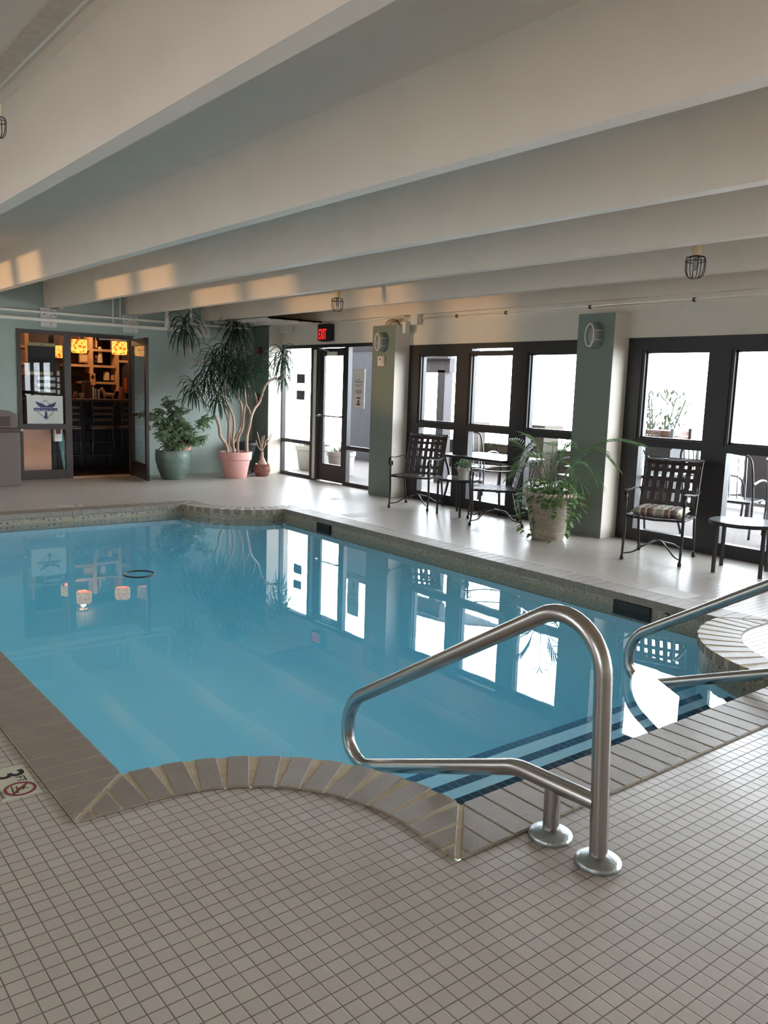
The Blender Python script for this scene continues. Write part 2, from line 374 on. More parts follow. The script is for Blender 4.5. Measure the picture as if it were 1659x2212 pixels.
def smoothpath(P, n=6):                   # catmull-rom
    P = [Vector(p) for p in P]; out = []
    for i in range(len(P)-1):
        p0 = P[max(i-1,0)]; p1 = P[i]; p2 = P[i+1]; p3 = P[min(i+2,len(P)-1)]
        for k in range(n):
            t = k/n
            out.append(.5*((2*p1)+(p2-p0)*t+(2*p0-5*p1+4*p2-p3)*t*t+(3*p1-p0-3*p2+p3)*t**3))
    out.append(P[-1]); return out

# ------------------------------------------------------------------ pool geometry
PX0, PX1, PY0, PY1, RR, CW = 1.155, 5.53, 2.13, 9.97, .95, .27
XW, XF, YB = 7.79, 7.52, 13.4
ZC = 3.0
WZ = -.12
corners = [(PX0,PY0,1,1),(PX1,PY0,-1,1),(PX1,PY1,-1,-1),(PX0,PY1,1,-1)]
def pool_loop(off=0, n=20):
    """pool edge, moved outwards by off; ccw"""
    pts = []
    r = RR-off
    # start angle shifts so the straight parts meet the arc
    a0 = math.asin(min(1, off/r)) if off > 0 else -math.asin(min(1, -off/r))
    seq = []
    for (cx, cy, sx, sy) in corners:
        arc = []
        for i in range(n+1):
            a = -a0+(PI/2+2*a0)*i/n        # from +u axis to +v axis
            arc.append((cx+sx*r*math.cos(a), cy+sy*r*math.sin(a)))
        if sx*sy > 0: arc = arc[::-1]
        seq += arc
    # order: near-left goes from (left side) to (bottom side) ...
    return seq
loop = pool_loop(0)
def area(p): return sum(p[i][0]*p[(i+1)%len(p)][1]-p[(i+1)%len(p)][0]*p[i][1] for i in range(len(p)))/2

def clip(poly, p, nrm):                   # keep side where (q-p).n >= 0
    out = []
    for i in range(len(poly)):
        a = poly[i]; b = poly[(i+1)%len(poly)]
        da = (a[0]-p[0])*nrm[0]+(a[1]-p[1])*nrm[1]; db = (b[0]-p[0])*nrm[0]+(b[1]-p[1])*nrm[1]
        if da >= 0: out.append(a)
        if (da >= 0) != (db >= 0):
            t = da/(da-db); out.append((a[0]+(b[0]-a[0])*t, a[1]+(b[1]-a[1])*t))
    return out

brick = MB()
def put_brick(poly):
    if len(poly) < 3 or abs(area(poly)) < 4e-4: return
    if area(poly) < 0: poly = poly[::-1]
    dz = random.uniform(-.0004, .0006)
    brick.prism(poly, -.052, .009+dz)
G = .010
for (cx, cy, sx, sy) in corners:
    T = lambda u, v: (cx+sx*u, cy+sy*v)
    # arc family
    n = 11; w = (RR-CW)*(PI/2)/n
    for i in range(n):
        a = (i+.5)*(PI/2)/n; er = (math.cos(a), math.sin(a)); et = (-er[1], er[0]); h = w/2-G/2
        put_brick([T(er[0]*r+et[0]*k, er[1]*r+et[1]*k) for r, k in ((RR-CW,-h),(RR,-h),(RR,h),(RR-CW,h))])
    # tangential extensions up to the mitres
    for i in range(3):
        p = (i)*.1; q = p+w-G
        poly = [(-q-.003, RR-CW), (-p-.003, RR-CW), (-p-.003, RR), (-q-.003, RR)]
        poly = clip(poly, (0.013-.0, RR-.0), (1/2**.5, -1/2**.5)); put_brick([T(*c) for c in poly])
        poly = [(RR-CW, -q-.003), (RR-CW, -p-.003), (RR, -p-.003), (RR, -q-.003)]
        poly = clip(poly, (RR, 0.013), (-1/2**.5, 1/2**.5)); put_brick([T(*c) for c in poly])
def straight(fixed, side, a, b, axis):
    """bricks along an edge: pool edge at 'fixed', bricks extend by CW to 'side'; a..b along axis"""
    n = round((b-a)/.1085); w = (b-a)/n; G = .008
    for i in range(-3, n+3):
        p = a+i*w+G/2; q = a+(i+1)*w-G/2
        if axis == 'x': poly = [(p, fixed), (q, fixed), (q, fixed+side*CW), (p, fixed+side*CW)]
        else: poly = [(fixed, p), (fixed, q), (fixed+side*CW, q), (fixed+side*CW, p)]
        for e, sg in ((a, 1), (b, -1)):   # mitre at both ends: limit moves outwards with the distance from the pool
            if axis == 'x': poly = clip(poly, (e+sg*-0+sg*G, fixed), (sg/2**.5, -side*-1*1/2**.5*1)) if 0 else clip(poly, (e+sg*.013, fixed), (sg/2**.5, side/2**.5))
            else: poly = clip(poly, (fixed, e+sg*.013), (side/2**.5, sg/2**.5))
        put_brick(poly)
straight(PY0, -1, PX0+RR, PX1-RR, 'x'); straight(PY1, 1, PX0+RR, PX1-RR, 'x')
straight(PX0, -1, PY0+RR, PY1-RR, 'y'); straight(PX1, 1, PY0+RR, PY1-RR, 'y')
o = struct('pool_coping', brick, 'coping', 'brown brick coping laid around the pool edge with scalloped corners', 'coping', bevel=.003)

def outer_loop(extra=0, n=20):
    """outer edge of the coping"""
    W = CW+extra; r = RR-W; pts = []
    for k, (cx, cy, sx, sy) in enumerate(corners):
        arc = [(-W, r)]+[(r*math.sin(PI/2*i/n), r*math.cos(PI/2*i/n)) for i in range(n+1)]+[(r, -W)]
        # arc runs from +v side to +u side
        arc = [(cx+sx*u, cy+sy*v) for u, v in arc]
        if sx*sy < 0: arc = arc[::-1]
        pts += arc
    return pts
OUT = outer_loop(.0); INN = pool_loop(0)
if area(OUT) < 0: OUT = OUT[::-1]
if area(INN) < 0: INN = INN[::-1]

def fill(loops, z, flip=False):
    tess = tessellate_polygon([[Vector((x, y, 0)) for x, y in l] for l in loops])
    flat = [p for l in loops for p in l]; mb = MB()
    mb.add([(x, y, z) for x, y in flat], [tuple(t) for t in tess])
    me_area = 0
    fs = []
    for t in mb.f:
        a, b, c = (mb.v[i] for i in t)
        ccw = (b[0]-a[0])*(c[1]-a[1])-(c[0]-a[0])*(b[1]-a[1]) > 0
        fs.append(t if ccw != flip else t[::-1])
    mb.f = fs; return mb
def wallstrip(mb, lp, z0, z1, inward=True):
    n = len(lp); vs = [(x,y,z0) for x,y in lp]+[(x,y,z1) for x,y in lp]
    return mb.add(vs, [((i+1)%n, i, i+n, (i+1)%n+n) if inward else (i, (i+1)%n, (i+1)%n+n, i+n) for i in range(n)])

XL, YN = -2.6, -3.2
YBAR = 17.0
deck = fill([[(XL-.2,YN-.2),(XW+.22,YN-.2),(XW+.22,YB+.02),(XL-.2,YB+.02)], OUT], 0)
wallstrip(deck, OUT, -.06, 0)
struct('floor', deck, 'tile', 'beige square mosaic tile deck around the pool', 'floor')
OUT2 = outer_loop(.004)
if area(OUT2) < 0: OUT2 = OUT2[::-1]
GI = pool_loop(.005)
if area(GI) < 0: GI = GI[::-1]
g = MB(); g1 = fill([OUT2, GI], .006); g.add(g1.v, g1.f)
wallstrip(g, GI, -.05, .006)
struct('trim_1', g, 'grout', 'tan grout bed showing between the coping bricks', 'grout')
BAS = pool_loop(.022)
if area(BAS) < 0: BAS = BAS[::-1]
b = fill([BAS], -1.15); wallstrip(b, BAS, -1.15, -.2)
basin = struct('pool_basin', b, 'pool', 'pale plaster shell of the swimming pool', 'pool basin')
bb = MB(); wallstrip(bb, BAS, -.2, -.05)
tb = bb.build('waterline_tile', 'band', parent=basin)
st = MB()
STEPS = [(2.485, -.22), (2.80, -.345), (3.15, -.47)]
y0 = PY0-.02
for y1, z in STEPS:
    st.box(PX0+.05, PX1-.05, y0, y1, -1.15, z); y0 = y1-.0005
st.build('pool_step', 'pool', parent=basin)
sb = MB()
for y1, z in STEPS:
    sb.box(PX0+.1, PX1-.1, y1-.056, y1+.002, z-.03, z+.003)
sb.build('step_tile', 'steptile', parent=basin)
sk = MB()
for ya, yb in ((3.64, 3.98), (8.0, 8.28)):
    sk.box(PX1-.003, PX1+.02, ya, yb, -.17, -.055)
sk.build('skimmer_mouth', 'black', parent=basin)

wl = pool_loop(.03)
if area(wl) < 0: wl = wl[::-1]
w = fill([wl], WZ); w2 = fill([wl], -1.2, True); n0 = len(wl)
w.add(w2.v, w2.f); wallstrip(w, wl, -1.2, WZ, inward=False)
wo = w.build('pool_water', 'water', loc=(0,0,0)); tag(wo, 'still turquoise water filling the swimming pool', 'water', kind='stuff')

# ------------------------------------------------------------------ room shell
c = MB(); c.box(XL-.2, XW+.2, YN-.2, YB+.2, ZC, ZC+.2)
struct('ceiling', c, 'beam', 'off white concrete slab ceiling between the beams', 'ceiling')
def beam_sec(x):
    R = [(.046,2.6),(.060,2.75),(.072,2.86),(.092,2.93),(.125,2.975),(.18,3.001)]
    return [(x-a, z) for a, z in reversed(R)]+[(x+a, z) for a, z in R]
names = ['ceiling beam above the shot, seventh from the window wall','ceiling beam above the left edge of the pool, sixth from the window wall','large ceiling beam crossing the upper left, fifth from the window wall',
 'ceiling beam crossing the middle of the view, fourth from the window wall','ceiling beam meeting the sage wall above the glass bar front, third from the window wall','ceiling beam meeting the sage wall left of the hanging tall plant, second from the window wall']
BX = [-1.08, .19, 1.47, 2.79, 4.045, 5.295, 6.62]
for i, x in enumerate(BX):
    bm_ = MB(); bm_.loft(beam_sec(x), YN-.1, YB+.05)
    lab = ['ceiling beam over the left deck, farthest from the window wall','ceiling beam over the left deck, second from the far left','large ceiling beam crossing the upper left of the view','ceiling beam crossing the middle of the view above the pool',
      'ceiling beam ending above the bar entrance, left bracket','ceiling beam ending above the open bar door, middle bracket','ceiling beam ending over the tall dracaena, right bracket'][i]
    if i > 2: bm_.loft([(x-.13,3.0),(x-.115,2.6),(x+.115,2.6),(x+.13,3.0)], YB-.16, YB+.02)
    tag(bm_.build('ceiling_beam', 'beam', loc=(0,0,0), smooth=True, sharp=50), lab, 'ceiling beam', kind='structure')
eb = MB(); eb.box(XW-.09, XW+.02, YN-.1, YB, 2.6, 3.0)
tag(eb.build('ceiling_beam', 'beam', loc=(0,0,0)), 'shallow edge beam running along the top of the window wall', 'ceiling beam', kind='structure')
sm = MB(); sm.box(1.10, 1.20, YN, YB, 2.992, 3.0)
struct('trim_2', sm, 'dirt', 'brown stained joint line in the ceiling slab', 'joint')
sm = MB(); sm.tube([(1.2, YN+.1, 2.992), (1.2, YB-.1, 2.992)], .008, 6)
struct('trim_3', sm, 'white', 'thin pale bead along the ceiling joint', 'bead')

# back wall with the bar opening
DX0, DX1, DZ = 3.51, 5.30, 2.272
wb = MB(); wb.box(XL, DX0, YB, YB+.2, 0, ZC); wb.box(DX1, XW+.2, YB, YB+.2, 0, ZC); wb.box(DX0, DX1, YB, YB+.2, DZ, ZC)
struct('wall_back', wb, 'teal', 'sage green plaster wall with the glass bar front in it', 'wall')
wl_ = MB(); wl_.box(XL-.2, XL, YN-.2, YB+.2, 0, .5); wl_.box(XL-.2, XL, YN-.2, YB+.2, 2.5, ZC)
for ya, yb in ((YN-.2, -1), (1.2, 3.2), (5.4, 7.6), (9.6, 11.55), (12.06, 12.16), (12.75, YB+.2)): wl_.box(XL-.2, XL, ya, yb, .5, 2.5)
struct('wall_left', wl_, 'cream', 'cream plaster wall with three wide window openings on the left side', 'wall')
wn = MB(); wn.box(XL-.2, XW+.2, YN-.2, YN, 0, ZC)
struct('wall_front', wn, 'cream', 'cream plaster wall behind the viewer', 'wall')

# right wall: header and openings
WIN_TOP = 2.185
wr = MB()
wr.box(XW, XW+.2, YN, YB, 2.245, 2.6)
wr.box(XW, XW+.2, YN, 9.42, WIN_TOP, 2.245)
wr.box(XW, XW+.2, 12.905, YB, 0, 2.25)
struct('wall_right', wr, 'cream', 'cream plaster wall above the long row of windows', 'wall')
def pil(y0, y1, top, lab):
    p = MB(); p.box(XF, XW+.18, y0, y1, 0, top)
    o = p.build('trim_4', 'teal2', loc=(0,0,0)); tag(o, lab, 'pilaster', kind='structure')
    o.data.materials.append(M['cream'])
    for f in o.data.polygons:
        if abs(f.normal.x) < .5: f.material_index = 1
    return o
pil(12.86, YB-.001, 2.6, 'corner pilaster, sage green front with cream side, beside the exit door')
pil(9.37, 9.90, 2.455, 'middle pilaster, sage green front with cream side, between exit door and windows')
pil(5.65, 6.14, 2.44, 'pilaster with sage green front and cream side, behind the big palm planter')
pil(1.80, 2.3, 2.44, 'pilaster at the near end of the windows')

def window(idx, y_hi, panes, y_lo, label):
    """panes: list of (ylo, yhi)"""
    root = thing('window_%d' % idx, label, 'window', (XW+.03, (y_hi+y_lo)/2, 0), kind='structure')
    fr = MB(); x0, x1 = XW-.005, XW+.09
    edges = [y_hi]+[v for p in panes for v in (p[1], p[0])]+[y_lo]
    for i in range(0, len(edges), 2): fr.box(x0, x1, edges[i+1], edges[i], 0, WIN_TOP)
    for k, (a, b_) in enumerate(panes):
        fr.box(x0, x1, a, b_, 0, .13)
        fr.box(x0, x1, a, b_, 1.035, 1.12)
        if idx == 1 and k == 1:
            fr.box(x0, x1, a, b_, 2.035, 2.085); fr.box(x0, x1, a, b_, 2.115, WIN_TOP)
        else: fr.box(x0, x1, a, b_, 2.04, WIN_TOP)
    part(fr, 'window_frame', 'frame', root)
    for a, b_ in panes:
        s = MB()      # slim sash bead around each upper pane
        for (ya, yb, za, zb) in ((a, a+.018, 1.12, 2.04), (b_-.018, b_, 1.12, 2.04), (a, b_, 1.12, 1.138), (a, b_, 2.022, 2.04)):
            s.box(x0+.03, x1-.01, ya, yb, za, zb)
        s.box(x0-.012, x0, b_+.035, b_+.05, 1.1, 2.06)
        part(s, 'sash', 'frame', root)
        p = MB(); p.box(x1-.03, x1-.024, a+.002, b_-.002, 1.12, 2.04); part(p, 'pane', 'glass', root)
        p = MB(); p.box(x1-.03, x1-.024, a+.002, b_-.002, .13, 1.035); part(p, 'pane', 'glass', root)
    return root
window(1, 9.40, [(8.38,9.10),(7.36,8.085),(6.34,7.065)], 6.12, 'dark framed window of three bays between the two pilasters, behind the two chairs and small table')
window(2, 5.68, [(4.69,5.43),(3.67,4.41),(2.65,3.39)], 2.25, 'dark framed window at the right edge, behind the chair with the plaid cushion')
window(3, 1.85, [(.78,1.72),(-.26,.68),(-1.3,-.36),(-2.34,-1.4)], -3.2, 'dark framed window beside the viewer')  # out of view; panes widened to let more light onto the near deck

# exit storefront
dr = thing('door_1', 'dark framed glass exit door with two sidelights under the exit sign', 'door', (XW+.03, 11.4, 0), kind='structure')
x0, x1 = XW-.005, XW+.07
fr = MB()
for a, b_ in ((12.84,12.905),(11.70,11.93),(10.86,10.95),(9.9,9.98)): fr.box(x0, x1, a, b_, 0, 2.245)
for a, b_ in ((11.93,12.84),(10.95,11.70),(9.98,10.86)): fr.box(x0+.001, x1-.001, a, b_, 2.19, 2.244)
for a, b_ in ((11.93,12.84),(9.98,10.86)): fr.box(x0, x1, a, b_, 0, .06); fr.box(x0, x1, a, b_, .58, .64)
part(fr, 'door_frame', 'frame', dr)
tr = MB(); tr.box(x0+.002, x1-.01, 11.84, 11.80, .01, 2.17); tr.box(x0-.006, x0, 11.76, 11.84, .02, 2.16)
part(tr, 'door_jamb', 'box', dr)
for a, b_ in ((11.93,12.84),(9.98,10.86)):
    p = MB(); p.box(x1-.03, x1-.024, a, b_, .64, 2.19); part(p, 'pane', 'glass', dr)
    p = MB(); p.box(x1-.03, x1-.024, a, b_, .06, .58); part(p, 'pane', 'glass', dr)
lf = MB(); lx0, lx1 = XW+.02, XW+.06
lf.box(lx0, lx1, 11.57, 11.69, .02, 2.18); lf.box(lx0, lx1, 10.955, 11.04, .02, 2.18); lf.box(lx0, lx1, 11.04, 11.57, .02, .30); lf.box(lx0, lx1, 11.04, 11.57, 2.06, 2.18)
leaf = part(lf, 'door_leaf', 'frame', dr)
p = MB(); p.box(lx0+.018, lx0+.024, 11.04, 11.57, .30, 2.06); sub(p, 'pane', 'glass', leaf, dr)
p = MB(); p.tube([(lx0-.07, 11.66, 1.09), (lx0-.07, 10.98, 1.09)], .013, 8); p.bar((lx0, 11.63, 1.09), (lx0-.075, 11.63, 1.09), .03, .03); p.bar((lx0, 11.0, 1.09), (lx0-.075, 11.0, 1.09), .03, .03)
sub(p, 'push_bar', 'steel', leaf, dr)
p = MB(); p.box(lx0-.05, lx0, 11.2, 11.42, 2.06, 2.12); p.bar((lx0-.03, 11.4, 2.13), (x0-.02, 11.62, 2.17), .02, .01)
sub(p, 'door_closer', 'box', leaf, dr)
for za in (1.52, 1.24):
    s = MB(); s.box(XW+.034, XW+.038, 12.17, 12.43, za+.085, za+.245)
    o = s.build('window_sticker', 'print'); tag(o, 'dark square sticker on the left sidelight, %s of the two' % ('upper' if za > 1.4 else 'lower'), 'sticker')
nt_ = MB(); nt_.box(XW+.034, XW+.037, 10.47, 10.78, 1.24, 1.85)
n_ = nt_.build('notice_sheet', 'paper'); tag(n_, 'white printed notice taped to the sidelight right of the exit door', 'notice')
L0 = n_.location
pr = MB()
for z, w_ in ((1.68,.08),(1.655,.2),(1.64,.18),(1.60,.2),(1.58,.1),(1.52,.18),(1.50,.18),(1.485,.16),(1.47,.1)): pr.box(XW+.0325, XW+.034, 10.62-w_/2, 10.62+w_/2, z, z+.007)
for z, w_, h_ in ((1.39,.1,.025),(1.29,.1,.03),(1.33,.05,.04)): pr.box(XW+.0325, XW+.034, 10.62-w_/2, 10.62+w_/2, z, z+h_)
pr.v = [(a-L0[0], b_-L0[1], c_-L0[2]) for a, b_, c_ in pr.v]; pr.build('printed_text', 'redprint', parent=n_)

# soffit panel above the exit, and pipes/boxes
so = MB(); so.box(6.72, XW-.09, 11.5, YB-.01, 2.575, 2.6)
for k in range(4): so.box(6.74+k*.26, 6.78+k*.26, 11.5, YB-.02, 2.56, 2.575)
so.box(6.72, XW-.09, 11.5, 11.54, 2.555, 2.60)
so.box(6.72, XW-.09, 12.4, 12.44, 2.555, 2.60)
struct('trim_5', so, 'white', 'lowered white ceiling panel in the corner above the exit door', 'ceiling panel')

ex = thing('exit_sign', 'black exit sign with glowing red letters above the glass door', 'exit sign', (7.70, 11.4, 2.29))
p = MB(); p.box(7.65, 7.775, 11.26, 11.55, 2.29, 2.555); part(p, 'housing', 'black', ex, bevel=.006)
tx = text('EXIT', .235, .002, bold=.001); tx.v = [(v[0]*.46, v[1], v[2]) for v in tx.v]
part(xform(tx, (0,-1,0), (0,0,1), (7.6475, 11.405, 2.385)), 'letters', 'exit', ex)
p = MB(); p.box(7.67, 7.75, 11.3, 11.5, 2.28, 2.29); part(p, 'lens', 'red', ex)

def smallbox(name, lab, cat, b_, m='box', bev=.004, extra=None):
    mb = MB(); mb.box(*b_)
    o = mb.build(name, m, bevel=bev); tag(o, lab, cat)
    return o
smallbox('junction_box', 'square white junction box on the wall left of the exit sign', 'junction box', (7.68, 7.785, 12.50, 12.80, 2.46, 2.60))
smallbox('junction_box', 'small white junction box high on the wall just right of the middle pilaster', 'junction box', (7.70, 7.785, 9.12, 9.28, 2.46, 2.60))
sw = thing('conduit_box', 'narrow white box at the top corner of the middle pilaster below a conduit', 'electrical box', (7.70, 9.33, 2.36))
p = MB(); p.box(7.62, 7.70, 9.28, 9.369, 2.34, 2.50); part(p, 'box_body', 'box', sw, bevel=.004)
p = MB(); p.tube(smoothpath([(7.66, 9.33, 2.50), (7.66, 9.33, 2.55), (7.68, 9.45, 2.585), (7.70, 9.8, 2.585), (7.72, 10.4, 2.57), (7.73, 11.1, 2.57)]), .014, 8); part(p, 'conduit', 'box', sw, smooth=True)
sw = thing('wall_switch', 'cream switch box on the middle pilaster under the bulkhead light', 'switch', (XF, 9.65, 1.9))
p = MB(); p.box(XF-.03, XF, 9.58, 9.73, 1.88, 2.02); part(p, 'back_plate', 'cream', sw, bevel=.003)
p = MB(); p.box(XF-.045, XF-.03, 9.60, 9.71, 1.92, 2.01); part(p, 'cover', 'white', sw)
p = MB(); p.box(XF-.05, XF-.045, 9.645, 9.665, 1.96, 1.985); part(p, 'switch_button', 'black', sw)
def cable_coil():
    r = thing('cable_coil', 'dark coil of cable resting on top of the middle pilaster', 'cable', (7.68, 9.62, 2.455))
    for k in range(3):
        p = MB(); p.tube([(7.66+.02*k, 9.62+.16*math.cos(a)*(1-.15*k), 2.465+.085*abs(math.sin(a))*(1-.2*k)) for a in [i*PI/12 for i in range(13)]], .006, 6)
        part(p, 'cable_loop', 'darkwood', r, smooth=True)
cable_coil()
smallbox('call_box', 'small dark red box high on the corner pilaster', 'alarm box', (XF-.04, XF, 13.10, 13.20, 2.09, 2.22), 'red')
smallbox('call_box', 'small dark red box lower on the corner pilaster behind the dracaena', 'alarm box', (XF-.04, XF, 13.09, 13.20, 1.27, 1.40), 'red')

def bulkhead(y, z, lab):
    r = thing('bulkhead_light', lab, 'wall light', (XF, y, z), group='oval bulkhead lights on the pilasters')
    L = lambda pr, n, m_, **k: part(MB().lathe([(a, XF-b_) for a, b_ in pr][::-1] if 0 else [(a, -b_) for a, b_ in pr], (XF, y, z), 32, .62, 1.0, 'X'), n, m_, r, smooth=True, sharp=40, **k)
    L([(.14,0),(.14,.055),(.13,.07),(.11,.07)], 'base_rim', 'teal2')
    L([(.105,.06),(.1,.08),(.08,.1),(.04,.112),(.005,.115)], 'glass_cover', 'lampglass')
    p = MB(); pts = [(XF-.125, y+.056*math.cos(a), z+.118*math.sin(a)) for a in [2*PI*i/28 for i in range(28)]]; p.tube(pts, .009, 6, closed=True)
    for s in (-1, 1):
        for zz in (-.05, .05): p.tube([(XF-.125, y+.055*s, z+zz), (XF-.09, y+.09*s, z+zz), (XF-.03, y+.1*s, z+zz)], .004, 6)
    p.tube([(XF-.125, y, z+.115), (XF-.04, y, z+.13)], .004, 6); p.tube([(XF-.125, y, z-.115), (XF-.04, y, z-.13)], .004, 6)
    part(p, 'wire_guard', 'box', r, smooth=True)
bulkhead(9.62, 2.215, 'oval caged bulkhead light on the middle pilaster beside the exit door')
bulkhead(5.88, 2.20, 'oval caged bulkhead light on the pilaster above the palm planter')

# conduit along the right wall
p = MB(); p.tube([(XW-.015, 9.1, 2.545), (XW-.015, -3, 2.545)], .011, 8)
o = p.build('wall_conduit', 'cream', smooth=True); tag(o, 'thin conduit running along the wall above the windows', 'conduit')
L0 = o.location
for yy in (8.4, 7.5, 6.2, 4.9, 3.6):
    q = MB(); q.box(XW-.03-L0[0], XW-L0[0], yy-.012-L0[1], yy+.012-L0[1], 2.525-L0[2], 2.565-L0[2]); q.build('clip', 'darkwood', parent=o)

# pipes on the back wall
def pipe(name, pts, r, lab, fit=()):
    o = MB().tube(pts, r, 12).build(name, 'pipe', smooth=True, sharp=50); tag(o, lab, 'pipe')
    L0 = Vector(o.location)
    for f in fit:
        f = Vector(f)-L0; q = MB(); q.lathe([(r*1.45,-.025),(r*1.45,.025)], tuple(f), 14); q.build('pipe_fitting', 'pipe', parent=o, smooth=True, sharp=50)
    return o
yp = YB-.10
pipe('sprinkler_pipe', [(-2.5,yp,2.537),(7.4,yp,2.525)], .02, 'thin upper white pipe running along the sage wall')
pipe('sprinkler_pipe', smoothpath([(-2.5,yp-.04,2.425),(5.75,yp-.04,2.415),(5.80,yp-.04,2.42),(5.825,yp-.04,2.45),(5.825,yp-.04,2.6),(5.825,yp-.04,2.95)],5), .03, 'thick lower white pipe that turns up beside the open bar door', [(5.825,yp-.04,2.47)])
pipe('pipe_hanger', [(4.93,yp-.04,3.0),(4.93,yp-.04,2.44)], .009, 'left thin white hanger rod holding the lower pipe', [(4.93,yp-.04,2.45)])
pipe('pipe_hanger', [(5.06,yp,3.0),(5.06,yp,2.54)], .009, 'right thin white hanger rod holding the upper pipe', [(5.06,yp,2.56)])
for k, (xa, xb, lab) in enumerate(((3.86,4.09,'white steel beam bracket left, above the bar sidelight'),(5.13,5.37,'white steel beam bracket above the open bar door'),(6.39,6.64,'white steel beam bracket above the tall dracaena'))):
    r = thing('beam_bracket', lab, 'bracket', ((xa+xb)/2, YB, 2.32), group='steel beam brackets on the sage wall')
    p = MB(); p.box(xa, xb, YB-.03, YB-.001, 2.32, 2.60); part(p, 'bracket_plate', 'box', r, bevel=.004)
    p = MB(); p.box(xb-.075, xb, YB-.055, YB-.03, 2.33, 2.59); part(p, 'bracket_flange', 'white', r)
    for xx in (xa+.05, xb-.03):
        q = MB(); q.lathe([(.012,0),(.012,.02)], (xx, YB-.06, 2.50), 8); part(q, 'bolt', 'darkwood', r)
sp_ = thing('fire_sprinkler', 'white pipe drop with sprinkler above the left dracaena head', 'sprinkler', (6.08, 12.9, 2.53))
p = MB(); p.tube([(6.08,12.9,3.0),(6.08,12.9,2.53)], .018, 10); p.lathe([(.03,2.55),(.03,2.60)], (6.08,12.9,0), 12); part(p, 'drop_pipe', 'pipe', sp_, smooth=True, sharp=50)

# caged ceiling lamps
def cage(x, y, z, s, lab):
    r = thing('caged_ceiling_lamp', lab, 'lamp', (x, y, z), group='caged lamps under the beams')
    p = MB(); p.lathe([(.028*s, 0), (.03*s, .02*s), (.03*s, .07*s), (.022*s, .09*s)], (x, y, z), 16); part(p, 'socket', 'ceramic', r, smooth=True, sharp=40)
    p = MB(); p.tube([(x,y,z+.085*s),(x,y,z+.35)], .006, 6); part(p, 'stem', 'box', r)
    p = MB()
    for k in range(8):
        a = 2*PI*k/8; ca, sa = math.cos(a), math.sin(a)
        p.tube([(x+ca*q*s, y+sa*q*s, z+h*s) for q, h in ((.025,-.005),(.055,-.01),(.06,-.03),(.058,-.09),(.048,-.12),(.03,-.135),(0,-.138))], .0028*s, 5)
    for q, h in ((.06,-.035),(.025,-.004)): p.tube([(x+q*s*math.cos(a), y+q*s*math.sin(a), z+h*s) for a in [2*PI*i/16 for i in range(16)]], .003*s, 5, closed=True)
    part(p, 'wire_cage', 'iron', r)
    p = MB(); p.lathe([(.012*s,0),(.014*s,-.03*s),(.02*s,-.06*s),(.012*s,-.085*s),(.002*s,-.09*s)], (x,y,z), 12); part(p, 'bulb', 'lampglass', r, smooth=True)
c1 = at(1504, 552, 0, 5.95); cage(c1[0], c1[1], c1[2], 1.25, 'black wire caged lamp hanging at the upper right under a beam')
c2 = at(729, 643, 0, 6.0); cage(c2[0], c2[1], c2[2], 1.2, 'small black wire caged lamp hanging above the exit door')
c3 = at(-8, 250, 0, .95); cage(c3[0], c3[1], c3[2], .62, 'black wire caged lamp cut off by the left edge')
# torn bit of paint on the beam
tp = MB(); a = at(170, 441, 0, 2.72); 
tp.tube([at(170+8*k, 441-2*k+(4 if k%2 else -3), 0, 2.69) for k in range(6)], [.003,.009,.006,.014,.008,.003], 6)
o = tp.build('peeling_paint', 'dirt'); tag(o, 'small flake of peeling paint on a ceiling beam at the upper left', 'paint flake')

# ------------------------------------------------------------------ handrails
def handrail(X, dz, lab, dy=0):
    r = thing('handrail', lab, 'handrail', (X, 1.58+dy, 0), group='steel pool handrails')
    V = [((1.577,0),0),((1.626,.940),.30),((3.016,.104),.125),((3.016,-.215),.18),((1.955,.196),.05),((1.60,.207),0)]
    P = []
    for k, ((y, z), t) in enumerate(V):
        if not t: P.append(Vector((X, y+dy, z+(dz if k else 0)))); continue
        v = Vector((y, z)); a = (Vector(V[k-1][0])-v).normalized(); b_ = (Vector(V[k+1][0])-v).normalized()
        ang = a.angle(b_); rad = t*math.tan(ang/2); cen = v+(a+b_).normalized()*(rad/math.sin(ang/2)); p0 = v+a*t-cen; sw = PI-ang; sgn = 1 if (p0[0]*(b_[1]*t+v[1]-cen[1])-p0[1]*(b_[0]*t+v[0]-cen[0])) > 0 else -1
        for i in range(15):
            w_ = sgn*sw*i/14; q_ = cen+Vector((p0[0]*math.cos(w_)-p0[1]*math.sin(w_), p0[0]*math.sin(w_)+p0[1]*math.cos(w_))); P.append(Vector((X, q_[0]+dy, q_[1]+dz)))
    p = MB(); p.tube(P, .031, 20); part(p, 'rail_tube', 'steel', r, smooth=True, sharp=60)
    p = MB(); p.tube([(X,1.785+dy,0),(X,1.787+dy,.185+dz)], .029, 20); part(p, 'short_post', 'steel', r, smooth=True, sharp=60)
    for y in (1.578, 1.785):
        p = MB(); p.lathe([(.078,.0),(.079,.010),(.074,.018),(.058,.026),(.040,.031),(.033,.033)], (X, y+dy, .001), 36); part(p, 'escutcheon', 'flange', r, smooth=True, sharp=40)
handrail(2.213, 0, 'brushed steel pool handrail in front, with two posts set in round flanges')
handrail(4.33, -.02, 'brushed steel pool handrail at the right edge reaching down into the water', -.04)

